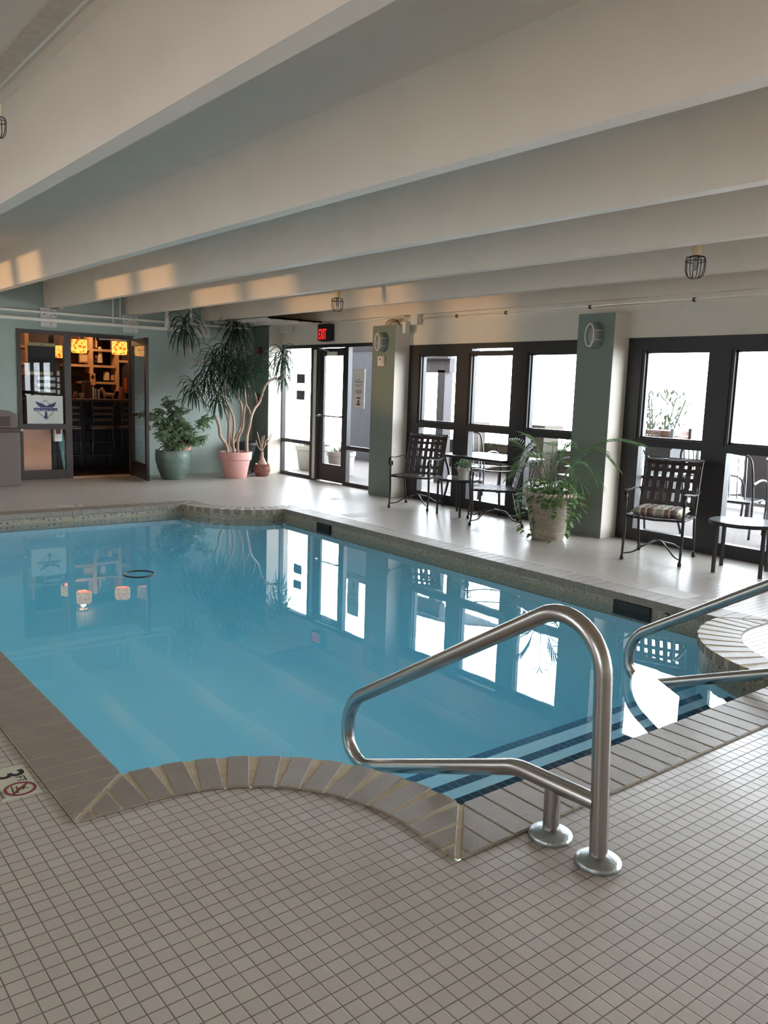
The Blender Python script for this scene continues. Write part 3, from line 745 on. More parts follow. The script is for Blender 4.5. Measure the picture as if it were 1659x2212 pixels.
# ------------------------------------------------------------------ deck markings and lids
def marker(x, y, rz, txt, big, label, dive=True, w=.13*1.107, h=.26*1.107):
    r = thing('depth_marker', label, 'depth marker', (x, y, .0), rz)
    # local: x right of the reader, y up of the reader
    p = MB(); p.box(-h/2, h/2, -w/2, w/2, -.001, .0022); p.build('marker_tile', 'marker', parent=r)
    t = text(txt, big, .0004, bold=.002); t.v = [(v[0]-h*.24, v[1]+w*.0, v[2]+.0027) for v in t.v]; t.build('depth_number', 'print', parent=r)
    t = text('FT', big*.32, .0004); t.v = [(v[0]-h*.04, v[1]+w*.22, v[2]+.0027) for v in t.v]; t.build('unit_text', 'print', parent=r)
    if dive:
        cx = h*.25
        p = MB()
        def ring(rr, t_, z):
            for k in range(32):
                a, b_ = 2*PI*k/32, 2*PI*(k+1)/32
                p.prism([(cx+(rr-t_)*math.cos(a), .008+(rr-t_)*math.sin(a)), (cx+rr*math.cos(a), .008+rr*math.sin(a)), (cx+rr*math.cos(b_), .008+rr*math.sin(b_)), (cx+(rr-t_)*math.cos(b_), .008+(rr-t_)*math.sin(b_))], .0022, z)
        ring(w*.40, w*.075, .0034); p.bar((cx-w*.25, .008+w*.25, .0028), (cx+w*.25, .008-w*.25, .0028), w*.07, .0012)
        p.build('no_diving_ring', 'redprint', parent=r)
        p = MB(); q = lambda a, b_: (cx+a*w, .008+b_*w, .0027)
        for a, b_ in (((-.2,-.05),(.2,-.1)),((-.05,-.05),(-.1,.15)),((-.1,.15),(.08,.05)),((.05,.2),(.0,.02)),((.1,-.2),(.2,-.1)),((-.25,-.16),(.1,-.2))): p.bar(q(*a), q(*b_), .004, .0008)
        p.build('diver_figure', 'print', parent=r)
        t = text('NO DIVING', .019, .0003); t.v = [(v[0]+cx, v[1]-w*.44, v[2]+.0027) for v in t.v]; t.build('warning_text', 'print', parent=r)
marker((.784-.07)*1.107, 2.94*1.107, -PI/2, '3', .15, 'cream depth marker reading 3 FT with red no diving sign')
marker(3.3, 10.42, PI, '5', .12, 'worn depth marker set in the far deck beyond the pool', dive=False, w=.14, h=.3)
marker(5.98, 3.32, PI/2, '3', .13, 'pale depth marker reading 3 on the deck by the right handrail', dive=False, w=.14, h=.22)
o = tag(MB().prism([(5.80,3.54),(6.06,3.54),(6.06,3.88),(5.80,3.88)], .0, .004).build('skimmer_lid', 'lid', bevel=.002), 'square white skimmer lid in the deck behind the right handrail', 'lid')
o = tag(MB().prism([(5.93,8.12),(6.17,8.12),(6.17,8.36),(5.93,8.36)], .0, .003).build('skimmer_lid', 'lid', bevel=.002), 'square white skimmer lid in the deck before the exit door', 'lid')
r = thing('deck_drain', 'round metal drain cover set in the deck before the exit door', 'drain', (6.71, 9.585, 0))
MB().lathe([(.11,0),(.108,.004),(.09,.005)], (0,0,0), 28).build('drain_cover', 'box', parent=r, smooth=True, sharp=30)
q = MB()
for k in range(8): q.box(-.07, .07, -.07+.02*k, -.062+.02*k, .005, .006)
q.build('drain_slots', 'darkwood', parent=r)
# ring floating in the water
p = MB(); p.tube([(2.77+.13*math.cos(a), 6.92+.13*math.sin(a), WZ+.004) for a in [2*PI*i/32 for i in range(32)]], .007, 8, closed=True)
tag(p.build('floating_ring', 'iron', smooth=True), 'thin dark ring floating on the pool water', 'ring')
p = text('3', .11, .001, bold=.002); xform(p, (0,-1,0), (0,0,1), (PX1+.017, 3.5, -.105)); tag(p.build('depth_number', 'print'), 'black number 3 on the waterline tile near the right handrail', 'number')

# ------------------------------------------------------------------ chairs
def strip(mb, pts, wdir, w, t=.004):      # flat strap along pts
    n = len(pts); vs = []
    for i, p_ in enumerate(pts):
        a = pts[max(i-1,0)]; b_ = pts[min(i+1,n-1)]; d = (b_-a).normalized(); nn = d.cross(wdir).normalized()
        for s, u in ((-1,-1),(1,-1),(1,1),(-1,1)): vs.append(p_+wdir*(s*w/2)+nn*(u*t/2))
    fs = []
    for i in range(n-1):
        for k in range(4): fs.append((i*4+k, i*4+(k+1)%4, (i+1)*4+(k+1)%4, (i+1)*4+k))
    fs += [(3,2,1,0), tuple((n-1)*4+k for k in range(4))]
    mb.add(vs, fs)
def make_chair():
    """local: faces +x, width along y, origin on the floor at the centre"""
    r = thing('patio_armchair', 'x', 'chair')
    W = .27                                # half width
    def seatz(x): return .405+.02*math.cos((x+.05)*5)-.02*(1 if 0 else 0)+.03*max(0, x)/.3
    sx0, sx1 = -.22, .28
    def backp(t):                          # side profile of the back, t 0..1
        a = [(-.21,.40),(-.235,.50),(-.27,.66),(-.315,.80),(-.355,.90),(-.385,.945),(-.415,.955),(-.43,.935)]
        u = t*(len(a)-1); i = min(int(u), len(a)-2); f = u-i
        return a[i][0]*(1-f)+a[i+1][0]*f, a[i][1]*(1-f)+a[i+1][1]*f
    # frames
    for s in (-1, 1):
        y = s*W
        leg = MB(); leg.tube(smoothpath([(sx1+.015,y,.64),(sx1+.02,y,.45),(sx1+.01,y,.22),(sx1+.03,y,.012)],4), [.011+.003*math.sin(PI*i/12) for i in range(13)], 10); leg.lathe([(.016,0),(.019,.006),(.017,.03),(.013,.045)], (sx1+.03,y,0), 12)
        leg.build('front_leg', 'iron', parent=r, smooth=True)
        leg = MB(); leg.tube(smoothpath([(-.20,y,.42),(-.235,y,.25),(-.30,y,.012)],4), .0125, 10); leg.lathe([(.016,0),(.019,.006),(.017,.03),(.013,.045)], (-.30,y,0), 12)
        leg.build('rear_leg', 'iron', parent=r, smooth=True)
        arm = MB(); P = smoothpath([(-.262,y,.64),(-.2,y*1.08,.665),(-.05,y*1.14,.655),(.12,y*1.14,.655),(.24,y*1.08,.672),(.30,y*1.02,.665),(.335,y,.625),(.325,y,.575),(.28,y,.56),(.255,y,.59),(.27,y,.62),(.295,y,.612)],5)
        w_ = Vector((0,1,0)); strip(arm, P, w_, .032, .008); arm.build('armrest', 'iron', parent=r, smooth=False)
        sd = MB(); sd.tube([(backp(t)[0], y, backp(t)[1]) for t in [i/20 for i in range(21)]], .011, 8); sd.build('back_frame', 'iron', parent=r, smooth=True)
        sd = MB(); sd.tube([(x, y, seatz(x)-.01) for x in [sx0+(sx1-sx0)*i/10 for i in range(11)]], .012, 8); sd.build('seat_frame', 'iron', parent=r, smooth=True)
    x_, z_ = backp(1)
    for P_ in ([(sx1,-W,seatz(sx1)-.01),(sx1+.01,0,seatz(sx1)-.02),(sx1,W,seatz(sx1)-.01)], [(sx0,-W,.40),(sx0,W,.40)], [(x_,-W,z_),(x_,W,z_)]):
        f = MB(); f.tube(P_, .0115, 8); f.build('cross_bar', 'iron', parent=r, smooth=True)
    # wavy cross stretcher
    for s in (-1, 1):
        for (ax_, nm) in ((sx1+.02, 'f'), (-.275, 'r')):
            q = MB(); cx = .02 if nm == 'f' else -.02
            q.tube(smoothpath([(ax_, s*W, .06), (ax_*.72, s*W*.72, .07), (ax_*.4+cx, s*W*.42, .13), (cx*.6, s*.03, .165), (cx*.4, 0, .17)],4), .0075, 8); q.build('stretcher', 'iron', parent=r, smooth=True)
    # woven back and seat
    bk = MB(); N = 7; wv = .052
    Y = Vector((0,1,0))
    for i in range(N):
        y = -W+.036+(2*W-.072)*i/(N-1)
        pts = [Vector((backp(t)[0]+.004*math.sin(2*PI*t*4+i*PI), y, backp(t)[1])) for t in [k/28 for k in range(29)]]
        strip(bk, pts, Y, wv*.95)
    for k in range(9):
        t = .05+.88*k/8; x_, z_ = backp(t); x2, z2 = backp(min(1, t+.02)); wd = Vector((x2-x_, 0, z2-z_)).normalized()
        pts = [Vector((x_-.004*math.cos(k*PI+j*PI/3), -W+2*W*j/18, z_)) for j in range(19)]
        strip(bk, pts, wd, wv*.8)
    bk.build('woven_back', 'strap', parent=r)
    se = MB()
    for i in range(N):
        y = -W+.036+(2*W-.072)*i/(N-1)
        strip(se, [Vector((x, y, seatz(x)+.003)) for x in [sx0+(sx1-sx0)*k/14 for k in range(15)]], Y, wv*.8)
    for k in range(7):
        x = sx0+.04+(sx1-sx0-.07)*k/6
        strip(se, [Vector((x, -W+2*W*j/12, seatz(x)+.008-.012*math.sin(PI*j/12))) for j in range(13)], Vector((1,0,0)), wv*.7)
    se.build('woven_seat', 'strap', parent=r)
    return r
def place(o, fl, fr_, bl, br, label):
    fl, fr_, bl, br = (Vector(q) for q in (fl, fr_, bl, br))
    c_ = (fl+fr_+bl+br)/4; d = ((fl+fr_)/2-(bl+br)/2).normalized()
    o.location = (c_[0], c_[1], .001); o.rotation_euler = (0, 0, math.atan2(d[1], d[0])); o['label'] = label
    o['group'] = 'woven strap armchairs by the windows'
ch = make_chair(); ch2 = copy_tree(ch); ch3 = copy_tree(ch); ch4 = copy_tree(ch)
place(ch, (6.852,8.566), (7.147,8.103), (7.407,8.86), (7.646,8.387), 'dark woven strap armchair left of the small table, nearest the exit door')
place(ch2, (6.823,6.916), (7.206,7.384), (7.229,6.563), (7.609,7.022), 'dark woven strap armchair turned sideways between small table and palm planter')
place(ch3, (6.757,4.816), (7.009,4.308), (7.272,5.011), (7.469,4.472), 'dark woven strap armchair holding the plaid cushion')
place(ch4, (6.95,2.93), (7.22,3.46), (7.42,2.66), (7.64,3.18), 'dark woven strap armchair cut off by the right edge')
# cushion on chair 3
cu = MB(); n = 14; top = []; 
for s in (1, -1):
    for i in range(n+1):
        for j in range(n+1):
            u = i/n*2-1; v = j/n*2-1; e = (1-u**6)*(1-v**6); tuft = .022*sum(math.exp(-((u-a)**2+(v-b_)**2)/.015) for a in (-.45,.45) for b_ in (-.5,0,.5))
            cu.v.append((u*.225+.02*0, v*.235, .045+s*(.044*e**.35-tuft*(e>0.05))))
for i in range(n):
    for j in range(n):
        a = i*(n+1)+j; cu.f.append((a, a+n+1, a+n+2, a+1)); b0 = (n+1)**2+a; cu.f.append((b0, b0+1, b0+n+2, b0+n+1))
o = cu.build('seat_cushion', 'plaid', loc=(0,0,0), smooth=True); tag(o, 'tufted plaid seat cushion in sage, cream and burgundy lying on the armchair', 'cushion')
o.rotation_euler = ch3.rotation_euler; d = Vector((math.cos(ch3.rotation_euler[2]), math.sin(ch3.rotation_euler[2]), 0)); o.location = Vector(ch3.location)+d*.035+Vector((0,0,.425))

def side_table(x, y, rz, lab, rad=.27):
    r = thing('side_table', lab, 'table', (x, y, .001), rz, group='small round glass side tables')
    MB().lathe([(rad-.012,.437),(rad,.437),(rad+.004,.445),(rad+.004,.462),(rad,.47),(rad-.012,.47)], (0,0,0), 40).build('table_rim', 'iron', parent=r, smooth=True, sharp=40)
    MB().lathe([(rad-.01,.458),(rad-.01,.4715)], (0,0,0), 40).build('table_top', 'ttop', parent=r, smooth=True, sharp=40)
    for k in range(4):
        a = PI/4+k*PI/2; q = MB(); c_, s_ = math.cos(a), math.sin(a); rr = rad*.93
        q.bar((c_*rr,s_*rr,0), (c_*rr,s_*rr,.44), .026, .026, (c_,s_,0)); q.build('leg', 'iron', parent=r)
    return r
side_table(7.30, 7.70, .1, 'small round glass side table between the two armchairs', .29)
side_table(7.245, 3.87, .35, 'small round glass side table at the right edge', .30)

# ------------------------------------------------------------------ plants
def leafblade(mb, o_, d, L, w, droop, fold=.3, n=5, up=Vector((0,0,1))):
    """long blade starting at o_ in direction d, bending down"""
    d = Vector(d).normalized(); pos = Vector(o_); side = d.cross(up)
    if side.length < .05: side = Vector((1,0,0))
    side.normalize(); rows = []
    for i in range(n+1):
        t = i/n; ww = w*(math.sin(PI*min(1,(t*.85+.12)))**.7)*(1 if t < 1 else .02)
        nn = side.cross(d).normalized()
        rows.append([pos-side*ww/2+nn*ww*fold, pos, pos+side*ww/2+nn*ww*fold])
        pos = pos+d*(L/n); d = (d+Vector((0,0,-droop*(.4+t)))).normalized()
    vs = [v for r_ in rows for v in r_]; fs = []
    for i in range(n):
        for k in range(2): fs.append((i*3+k, i*3+k+1, (i+1)*3+k+1, (i+1)*3+k))
    mb.add(vs, fs)
def heart(mb, o_, d, L, w, nrm):
    d = Vector(d).normalized(); nrm = Vector(nrm).normalized(); s = d.cross(nrm).normalized(); o_ = Vector(o_)
    prof = [(0,.0),(.02,.35),(.18,.5),(.45,.42),(.75,.2),(1,0)]
    mid = [o_+d*L*t+nrm*(-.12*L*t*t) for t, _ in prof]
    vs = []
    for (t, q), m_ in zip(prof, mid): vs += [m_-s*w*q+nrm*w*.12*(q), m_, m_+s*w*q+nrm*w*.12*q]
    fs = []
    for i in range(len(prof)-1):
        for k in range(2): fs.append((i*3+k, i*3+k+1, (i+1)*3+k+1, (i+1)*3+k))
    mb.add(vs, fs)

# tall dracaena in the pink pot; trunks follow the picture at their own depths
o_ = Vector((6.72, 12.55, 0))
dra = thing('potted_dracaena', 'tall dracaena with bare pale trunks and drooping leaf heads in a pink terracotta pot', 'potted plant', tuple(o_))
q = MB(); q.lathe([(.01,.0),(.175,.0),(.185,.01),(.24,.30),(.245,.30),(.262,.31),(.275,.43),(.272,.44),(.25,.44),(.245,.41),(.01,.41)], tuple(o_), 36)
part(q, 'pot', 'pinkpot', dra, smooth=True, sharp=35)
q = MB(); q.lathe([(.005,.40),(.245,.415)], tuple(o_), 24); part(q, 'soil', 'soil', dra)
def cp(x, y, Y): return at(300+x*.217, 640+y*.217, 1, Y)
trunks = [([(885,1560),(870,1480),(810,1390),(800,1300),(775,1230),(765,1190)],.030,12.5),
 ([(905,1560),(890,1430),(895,1280),(880,1200),(850,1120),(835,1020),(840,930)],.024,12.6),
 ([(915,1560),(905,1400),(905,1250),(900,1140),(880,1040),(855,980),(845,900)],.022,12.7),
 ([(950,1560),(935,1440),(945,1330),(945,1240),(920,1150),(880,1060),(860,990),(850,820)],.024,12.5),
 ([(975,1560),(935,1500),(935,1470),(985,1370),(1020,1290),(1025,1170),(1020,1080),(985,1020),(955,960),(940,850),(930,620),(960,330)],.026,12.7),
 ([(985,1560),(985,1450),(1000,1380),(1030,1320),(1045,1150),(1060,1060),(1055,950),(1065,850)],.024,12.55),
 ([(1075,1560),(1075,1400),(1100,1290),(1115,1210),(1150,1120),(1200,1050),(1240,930),(1280,860),(1350,820),(1420,815),(1440,700),(1480,540)],.028,12.45),
 ([(1115,1210),(1100,1140),(1070,1080),(1060,1010),(1050,950)],.018,12.5),
 ([(1175,1075),(1165,1000),(1130,920),(1080,890)],.014,12.5),
 ([(850,820),(800,760),(740,740),(660,670),(600,650),(500,580),(480,400)],.018,12.6),
 ([(835,740),(870,680),(880,600),(900,500)],.014,12.7),
 ([(720,1110),(640,1060),(590,1020),(560,900)],.010,12.45),
 ([(825,740),(820,620),(760,560)],.012,12.6)]
for P, r_, Y in trunks:
    pts = [cp(x, y, Y+.03*math.sin(i*1.7)) for i, (x, y) in enumerate(P)]
    S = smoothpath(pts, 4); q = MB(); q.tube(S, [r_*(1-.35*i/len(S)) for i in range(len(S))], 8); part(q, 'trunk', 'bark', dra, smooth=True)
heads = [(460,260,12.55,.42,46,1.0),(970,290,12.6,.42,60,1.0),(860,520,12.7,.38,46,.9),(760,600,12.5,.42,56,.95),(1065,730,12.4,.48,64,.55),(545,880,12.35,.34,42,.9),(790,970,12.35,.33,40,1.1),(1430,560,12.35,.36,48,1.0),(1430,760,12.4,.24,26,1.0),(890,740,12.6,.42,54,1.0),(985,760,12.7,.40,44,.9),(1200,650,12.65,.32,36,.6),(680,780,12.6,.34,40,.95),(1000,560,12.75,.35,30,1.0)]
for hx, hy, Y, L, n, dr_ in heads:
    base = cp(hx, hy, Y); q = MB()
    for k in range(n):
        a = 2.399963*k; el = 1.2-1.9*(k/n)**.8; d = Vector((math.cos(a)*math.cos(el), math.sin(a)*math.cos(el), math.sin(el)))
        leafblade(q, base+Vector((0,0,-.14*(k/n))), d, L*random.uniform(.9,1.25), .024, dr_*random.uniform(.5,.85), n=7)
    part(q, 'leaf_head', 'dleaf', dra)

# umbrella plant in the sage pot
o_ = Vector((5.70, 12.75, 0))
sch = thing('potted_umbrella_plant', 'bushy umbrella plant in a sage green glazed pot beside the open bar door', 'potted plant', tuple(o_))
q = MB(); q.lathe([(.01,.0),(.17,.0),(.19,.02),(.25,.16),(.285,.30),(.29,.40),(.28,.455),(.285,.475),(.262,.478),(.255,.44),(.01,.43)], tuple(o_), 40); part(q, 'pot', 'greenpot', sch, smooth=True, sharp=40)
q = MB(); q.lathe([(.09,.43),(.12,.52),(.125,.56),(.11,.56),(.10,.52),(.005,.52)], (o_[0]+.13,o_[1]-.1,0), 24); part(q, 'inner_pot', 'pinkpot', sch, smooth=True, sharp=40)
stems = [[(0,0,.45),(-.03,.0,.8),(-.02,-.02,1.05),(-.08,-.05,1.26)],[(0,0,.45),(-.12,.0,.75),(-.3,-.05,.95),(-.42,-.08,1.02)],[(0,0,.45),(.1,-.1,.6),(.3,-.12,.8),(.52,-.15,1.0)],[(0,0,.45),(.06,-.1,.7),(.1,-.12,.9),(.05,-.1,1.1)],
 [(0,0,.45),(-.1,-.1,.6),(-.22,-.15,.7),(-.3,-.12,.74)],[(0,0,.45),(.12,-.1,.55),(.25,-.2,.6),(.35,-.2,.66)],[(0,0,.45),(.03,-.15,.55),(0,-.22,.5)],[(0,0,.45),(-.1,.05,.8),(-.2,0,1.1)]]
q = MB(); lf = MB()
for S in stems:
    P = smoothpath([Vector(p_)+o_ for p_ in S], 5); q.tube(P, .008, 6)
    for i in range(2, len(P)):
        if i < 4 and random.random() < .4: continue
        for rep in range(2):
            a = random.uniform(0, 2*PI); pet = P[i]+Vector((math.cos(a), math.sin(a), random.uniform(-.2,.5)))*random.uniform(.04,.13)
            q.tube([P[i], pet], .0025, 4)
            n_ = random.choice((5,6,7))
            for k in range(n_):
                b_ = 2*PI*k/n_+a; leafblade(lf, pet, (math.cos(b_), math.sin(b_), -.15+.7*math.sin(b_*1.0+i)), random.uniform(.085,.13), .052, .25, n=3)
part(q, 'stems', 'sleaf', sch, smooth=True); part(lf, 'leaves', 'sleaf', sch)
q = MB()
for k in range(60):
    a = random.uniform(0, 2*PI); leafblade(q, (o_[0]+.15, o_[1]-.12, .57), (math.cos(a), math.sin(a), random.uniform(.2,1.2)), random.uniform(.1,.24), .02, .45, n=4)
part(q, 'fern_leaves', mat('reddish_fern', (140,100,80), .5, var=.3), sch)

# charcoal urn
o_ = Vector((7.16, 13.03, 0)); q = MB(); q.lathe([(.01,0),(.12,0),(.125,.03),(.07,.08),(.05,.14),(.06,.18),(.12,.25),(.165,.36),(.185,.46),(.20,.50),(.225,.51),(.225,.56),(.20,.56),(.17,.52),(.01,.52)], tuple(o_), 36)
u = q.build('garden_urn', 'urn', smooth=True, sharp=40); tag(u, 'charcoal pedestal urn standing behind the pink terracotta pot', 'urn')

# bonsai like plant in a brown pot
o_ = Vector((7.27, 12.62, 0)); ad = thing('potted_desert_rose', 'leafless swollen-stemmed plant in a small brown patterned pot', 'potted plant', tuple(o_))
q = MB(); q.lathe([(.01,0),(.10,0),(.115,.015),(.14,.08),(.14,.14),(.128,.19),(.135,.205),(.12,.21),(.11,.18),(.01,.18)], tuple(o_), 32); part(q, 'pot', 'bonsaipot', ad, smooth=True, sharp=40)
q = MB(); q.tube([o_+Vector(v) for v in ((0,0,.17),(0,0,.22),(.005,0,.27),(-.005,0,.33),(0,0,.42))], [.095,.085,.05,.03,.022], 12)
for k in range(5):
    a = k*1.3; q.tube([o_+Vector((.02*math.cos(a),.02*math.sin(a),.28)), o_+Vector((.07*math.cos(a),.07*math.sin(a),.2)), o_+Vector((.08*math.cos(a),.08*math.sin(a),.17))], [.02,.018,.012], 7)
part(q, 'caudex', 'bark', ad, smooth=True)
for S in ([(0,.42),(-.05,.47),(-.09,.54),(-.11,.62)],[(0,.42),(.03,.5),(.08,.56),(.14,.66),(.15,.74)],[(0,.42),(-.01,.55),(0,.68)],[(0,.42),(-.03,.52),(-.06,.64),(-.09,.76)],[(.04,.52),(.06,.6),(.13,.7)],[(0,.5),(.02,.6),(.03,.7)]):
    q = MB(); P = smoothpath([o_+Vector((x, -.03*x*8, z)) for x, z in S], 3); q.tube(P, [.012-.006*i/len(P) for i in range(len(P))], 7); part(q, 'branch', 'bark', ad, smooth=True)

# small plant on the table
o_ = Vector((7.30, 7.64, .4725)); tp_ = thing('potted_herb', 'small green plant in a pale clay pot on the side table', 'potted plant', tuple(o_))
q = MB(); q.lathe([(.005,0),(.052,0),(.056,.01),(.075,.105),(.082,.107),(.082,.13),(.07,.13),(.065,.11),(.005,.11)], tuple(o_), 28); part(q, 'pot', mat('pale_clay', (176,166,152), .8, bump=.2), tp_, smooth=True, sharp=40)
q = MB()
for k in range(90):
    a = random.uniform(0, 2*PI); rr = random.uniform(.0,.11); z = random.uniform(.12,.24)-rr*.3; b_ = random.uniform(0, 2*PI)
    leafblade(q, o_+Vector((rr*math.cos(a), rr*math.sin(a)*1.0, z)), (math.cos(b_), math.sin(b_), .5), random.uniform(.025,.05), .018, .3, n=3)
for k in range(14):
    a = k*.45; q.tube([o_+Vector((0,0,.11)), o_+Vector((.09*math.cos(a), .09*math.sin(a), .2))], .0025, 4)
part(q, 'leaves', 'pleaf', tp_)

# big palm planter
o_ = Vector((6.97, 5.93, 0)); pp = thing('potted_palm', 'palm fronds and trailing heart-leaf vine in a large basketweave planter before the pilaster', 'potted plant', tuple(o_))
q = MB(); q.lathe([(.01,0),(.165,0),(.175,.02),(.255,.44),(.262,.46),(.28,.465),(.285,.50),(.27,.51),(.245,.51),(.23,.47),(.01,.46)], tuple(o_), 48); part(q, 'pot', 'basket', pp, smooth=True, sharp=35)
q = MB()
for k in range(36):
    a = 2*PI*k/36; q.tube([o_+Vector((.272*math.cos(a-.07), .272*math.sin(a-.07), .47)), o_+Vector((.285*math.cos(a), .285*math.sin(a), .49)), o_+Vector((.272*math.cos(a+.07), .272*math.sin(a+.07), .512))], .014, 6)
part(q, 'braided_rim', mat('stoneware_rim', (188,172,154), .7), pp, smooth=True)
def frond(base, tip, rise, nl, L, fan=0):
    b_ = Vector(base); t_ = Vector(tip); q = MB()
    P = []
    for i in range(13):
        t = i/12; p_ = b_.lerp(t_, t); p_.z += rise*math.sin(PI*t*.95)*1.0; P.append(p_)
    q.tube(P, [.006-.004*i/12 for i in range(13)], 6)
    for k in range(nl):
        t = .38+.62*k/(nl-1); u = t*12; i = min(int(u), 11); f = u-i; p_ = P[i].lerp(P[i+1], f); d = (P[min(i+1,12)]-P[max(i-1,0)]).normalized()
        sd = d.cross(Vector((0,0,1))).normalized()
        for s in (-1, 1):
            leafblade(q, p_, sd*s*(1 if t < .95 else .3)+d*(.45+t*.5)+Vector((0,0,.25)), L*(.7+.5*math.sin(PI*t*.9))*random.uniform(.85,1.1), .0085, .32, n=5)
    part(q, 'frond', 'pleaf', pp)
bz = o_+Vector((0,0,.47))
def tipat(x, y, Y): return at(x, y, 1, Y)
fr_t = [((1066,968),6.9,.28),((1140,950),6.1,.16),((1372,968),5.2,.26),((1325,1015),5.4,.34),((1290,1045),5.5,.26),((1215,960),6.3,.14),((1120,1010),6.3,.24),((1255,1055),5.45,.3),((1195,965),5.6,.16),((1165,985),6.4,.15),((1240,975),5.7,.22),((1105,1035),6.2,.22)]
for (x, y), Y, rs in fr_t:
    frond(bz+Vector((random.uniform(-.06,.06), random.uniform(-.06,.06), 0)), tipat(x, y, Y), rs, 20, .20)
q = MB(); vine = MB()
def vleaf(p_, out, sz):
    heart(q, p_, (out[0]+random.uniform(-.5,.5), out[1]+random.uniform(-.5,.5), random.uniform(-.9,.1)), sz, sz*.8, (out[0]*.4+random.uniform(-.3,.3), out[1]*.4+random.uniform(-.3,.3), 1))
for k in range(260):
    a = random.uniform(0, 2*PI); rr = random.uniform(.12,.36); z = .5+random.uniform(-.02,.16)-max(0, rr-.24)*1.3
    vleaf(o_+Vector((rr*math.cos(a), rr*math.sin(a), z)), (math.cos(a), math.sin(a)), random.uniform(.045,.085))
for k in range(16):
    a = 2*PI*k/16+random.uniform(-.15,.15); Ln = random.choice((.12,.2,.3,.42)); P = [o_+Vector((.24*math.cos(a), .24*math.sin(a), .5)), o_+Vector((.33*math.cos(a), .33*math.sin(a), .48))]
    n = int(Ln/.04)
    for i in range(n): P.append(o_+Vector(((.33-.05*i/n)*math.cos(a+.02*i), (.33-.05*i/n)*math.sin(a+.02*i), .46-.04*i)))
    vine.tube(P, .003, 5)
    for p_ in P[1:]:
        vleaf(p_, (math.cos(a), math.sin(a)), random.uniform(.05,.08))
# two runners on the floor
for tx_, ty_ in (((1122,1142),(1150,1160)),((1190,1172),(1200,1150))):
    a = at(tx_[0], tx_[1], 2, .03); b_ = at(ty_[0], ty_[1], 2, .03); P = smoothpath([o_+Vector((-.2,.05,.3)), Vector(b_)+Vector((0,0,.02)), Vector(a)], 5); vine.tube(P, .003, 5)
    for p_ in P[4::2]: vleaf(p_+Vector((0,0,.02)), (-.6,.3), .07)
part(vine, 'vine_stems', 'ivy', pp); part(q, 'vine_leaves', 'ivy', pp)

# ------------------------------------------------------------------ litter bin
bn = thing('litter_bin', 'tall brown litter bin with domed top at the left edge', 'bin', (2.98, 12.9, 0))
p = MB(); p.box(2.64, 3.325, 12.66, 13.2, 0, .775); part(p, 'bin_body', 'bin', bn, bevel=.01)
p = MB(); p.box(2.62, 3.345, 12.64, 13.22, .775, .835); part(p, 'bin_band', 'darkwood', bn, bevel=.006)
p = MB(); sec = [(2.65,.835),(3.31,.835),(3.30,1.03),(3.2,1.075),(2.98,1.09),(2.76,1.075),(2.66,1.03)]; p.loft(sec, 12.67, 13.19); part(p, 'bin_hood', 'bin', bn, bevel=.006)
p = MB(); p.box(2.74, 3.2, 12.655, 12.672, .86, 1.0); part(p, 'bin_flap', 'darkwood', bn)
p = MB(); p.box(3.335, 3.365, 12.645, 12.70, .79, .82); part(p, 'bin_latch', 'white', bn)

# ------------------------------------------------------------------ bar front (door_2)
d2 = thing('door_2', 'bronze framed glass bar front with its door standing open', 'door', ((DX0+DX1)/2, YB, 0), kind='structure')
yf0, yf1 = YB-.02, YB+.06; fr = MB()
fr.box(DX0, DX0+.055, yf0, yf1, 0, DZ); fr.box(4.20, 4.30, yf0, yf1, 0, DZ); fr.box(DX1-.06, DX1, yf0, yf1, 0, DZ); fr.box(DX0+.055, 4.20, yf0+.002, yf1-.002, DZ-.06, DZ-.001); fr.box(4.30, DX1-.06, yf0+.002, yf1-.002, DZ-.06, DZ-.001)
fr.box(DX0+.055, 4.20, yf0+.002, yf1-.002, 0, .14); fr.box(DX0+.055, 4.20, yf0+.002, yf1-.002, .77, .85)
part(fr, 'door_frame', 'bronze', d2)
p = MB(); p.box(4.30, DX1-.06, YB-.03, YB+.1, 0, .02); part(p, 'threshold', 'wood', d2)
for za, zb in ((.14,.77),(.85,DZ-.06)):
    p = MB(); p.box(DX0+.055, 4.20, YB+.02, YB+.026, za, zb); part(p, 'pane', 'glass', d2)
# open leaf: hinged at right jamb, swung towards the pool
hx, hy = 5.27, YB-.03; ex_, ey_ = 5.15, 12.50
dv = Vector((ex_-hx, ey_-hy, 0)).normalized(); W_ = .95
def LP(s, z, t=0): q_ = Vector((hx, hy, 0))+dv*s+Vector((dv[1], -dv[0], 0))*t; return Vector((q_[0], q_[1], z))
lf = MB()
lf.bar(LP(.035,.02), LP(.035,2.21), .045, .07, dv); lf.bar(LP(W_-.045,.02), LP(W_-.045,2.21), .045, .09, dv)
lf.bar(LP(.0,.145), LP(W_,.145), .045, .25); lf.bar(LP(0,2.155), LP(W_,2.155), .045, .11)
leaf = part(lf, 'door_leaf', 'bronze', d2)
p = MB(); p.bar(LP(.07,1.19), LP(W_-.09,1.19), .006, 1.83); sub(p, 'pane', 'glass', leaf, d2)
p = MB(); p.bar(LP(.07,1.02,-.04), LP(W_-.02,1.02,-.04), .02, .035); p.bar(LP(.07,1.02,.04), LP(W_-.02,1.02,.04), .02, .035); p.bar(LP(W_-.04,1.02,-.07), LP(W_-.04,1.02,.1), .03, .03); p.bar(LP(W_-.05,.8,-.04), LP(W_-.05,.88,-.04), .03, .03)
sub(p, 'push_bar', 'bronze', leaf, d2)
p = MB(); p.bar((4.75, YB+.0, 2.19), (5.15, YB-.12, 2.19), .015, .02); p.bar((5.15, YB-.12, 2.19), LP(.3,2.19), .015, .02); part(p, 'door_closer', 'steel', d2)

